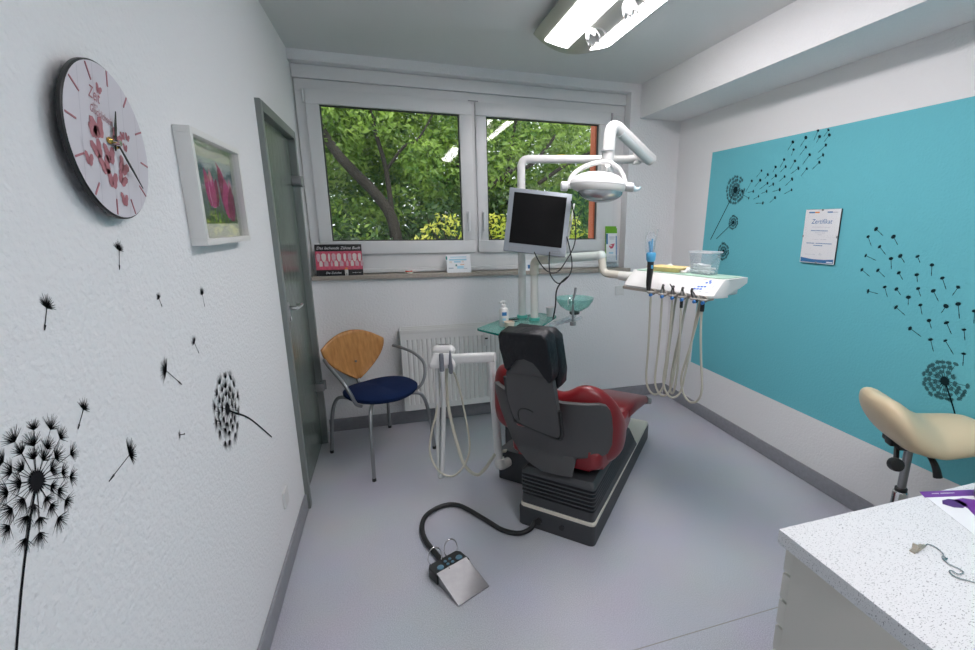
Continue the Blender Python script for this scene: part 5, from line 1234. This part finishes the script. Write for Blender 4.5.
tree('broad leafy tree with a dark slanting trunk outside the window pane nearer the door', (.55, 3.9, GRZ), ([(.72, 3.3, GRZ), (.66, 3.3, .6), (.61, 3.3, 1.5), (.42, 3.3, 1.88), (.16, 3.3, 2.17), (-.05, 3.3, 2.43), (-.28, 3.3, 2.86), (-.5, 3.3, 3.4)], [.085, .05]),
     [([(.61, 3.3, 1.5), (.57, 3.3, 2.1), (.54, 3.3, 2.33), (.45, 3.3, 2.75), (.40, 3.4, 3.4)], [.035, .022]), ([(.56, 3.3, 2.2), (.80, 3.3, 2.5), (1.0, 3.3, 2.62), (1.3, 3.3, 3.1)], [.022, .010])],
     blobs(34, -2.2, 1.3, 3.75, 5.2, 1.3, 4.4, .40, .72, 3)+blobs(9, -1.6, 1.2, 3.0, 3.3, 1.9, 3.6, .25, .34, 13), 26000, .052, 'leaf_a', 31)
tree('tall bright green tree outside the window pane nearer the turquoise wall', (2.9, 4.4, GRZ), ([(3.0, 4.5, GRZ), (2.9, 4.4, 1.2), (2.4, 4.2, 1.9), (1.6, 4.0, 2.4)], [.12, .045]),
     [([(1.8, 3.5, 1.9), (2.32, 3.5, 2.27), (2.63, 3.5, 2.38), (3.0, 3.5, 2.8)], [.04, .02]), ([(2.4, 4.2, 1.9), (2.5, 4.2, 2.8), (2.7, 4.2, 3.6)], [.05, .02]), ([(2.7, 3.4, 2.10), (3.2, 3.4, 2.42), (3.9, 3.4, 2.75)], [.03, .02])],
     blobs(34, 1.5, 5.2, 3.6, 5.4, 1.5, 4.4, .40, .75, 5), 26000, .052, 'leaf_a', 32)
for i, (x, y, s_) in enumerate(((-3.0, 6.5, 4), (-.8, 7.2, 6), (1.4, 7.0, 7), (3.6, 7.2, 8), (6.0, 6.8, 9))):
    tree(['deep green tree far behind, seen at the door side of the window', 'deep green tree behind the slanting dark trunk', 'deep green tree seen behind the window mullion', 'deep green tree behind the bright green tree', 'deep green tree far behind the red post'][i], (x, y, GRZ),
         ([(x, y, GRZ), (x+.1, y, 1), (x, y-.1, 2.4)], [.14, .07]), [], blobs(16, x-1.5, x+1.5, y-.5, y+.9, .2, 4.3, .7, 1.1, s_), 8500, .10, 'leaf_b', 40+i, group='trees far behind')
for i, (x, y, s_) in enumerate(((-.4, 3.0, 1), (1.35, 3.0, 2), (3.0, 3.2, 3))):
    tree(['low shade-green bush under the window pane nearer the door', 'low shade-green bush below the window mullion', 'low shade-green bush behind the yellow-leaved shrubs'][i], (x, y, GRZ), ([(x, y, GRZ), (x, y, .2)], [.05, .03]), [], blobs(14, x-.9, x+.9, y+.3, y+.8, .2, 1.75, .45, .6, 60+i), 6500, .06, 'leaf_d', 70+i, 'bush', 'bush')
for i, (x, y, z, w_) in enumerate(((1.20, 1.55, 1.60, .40), (1.66, 1.5, 1.64, .20), (2.32, 1.45, 1.70, .24))):
    lab = ['yellow-leaved shrub peeking in at the lower corner of the window pane nearer the door', 'yellow-leaved shrub behind the monitor', 'yellow-leaved shrub beside the red post'][i]
    bl = [(x+(-w_+2*w_*k/6), y+rr.uniform(-.1, .1), z-.30+((.26*math.sin(PI*min(1, k/5))-.05) if i == 0 else .28*math.sin(PI*k/6)*.6)+rr.uniform(-.04, .04), .13 if i == 0 else .16) for k in range(7)]
    tree(lab, (x, y, GRZ), ([(x, y, GRZ), (x, y, .2), (x+.02, y, z-.2)], [.03, .012]), [([(x, y, z-.5), (x+.1*k, y, z-.2), (x+.14*k, y-.02, z-.02)], [.010, .004]) for k in (-2, -1, 1, 2)], bl, 300, .034, 'leaf_y', 80+i, 'shrub', 'shrub')
b = MB(); b.box((2.275, .345, 1.2), (.075, .10, 4.2), bev=.004); tag(b.build('red_post', 'postred', loc=(2.275, .345, GRZ)), 'brick red post standing right outside the window', 'post')
b = MB(); b.box((1.2, 8.2, GRZ-.05), (24, 15.9, .1)); struct(b.build('outdoor_ground', 'lawn'))

# ------------------------------------------------------------------ light
sc = bpy.context.scene
w_ = bpy.data.worlds.new('overcast sky'); sc.world = w_; w_.use_nodes = True
nt = w_.node_tree; bg = nt.nodes['Background']; bg.inputs[0].default_value = (.93, .97, 1, 1); bg.inputs[1].default_value = 1.5
s_ = bpy.data.lights.new('sun', 'SUN'); s_.energy = 2.4; s_.angle = math.radians(12); s_.color = (1, .95, .86)
so = bpy.data.objects.new('sun', s_); C.objects.link(so); so.rotation_euler = (math.radians(32), 0, math.radians(20))
sc.view_settings.view_transform = 'Standard'; sc.view_settings.look = 'None'; sc.view_settings.gamma = 1; sc.view_settings.exposure = .40
sc.view_settings.use_curve_mapping = False
sc.cycles.max_bounces = 10; sc.cycles.diffuse_bounces = 6; sc.cycles.transparent_max_bounces = 16; sc.cycles.use_denoising = True
sc.cycles.sample_clamp_indirect = 8; sc.cycles.caustics_reflective = False; sc.cycles.caustics_refractive = False
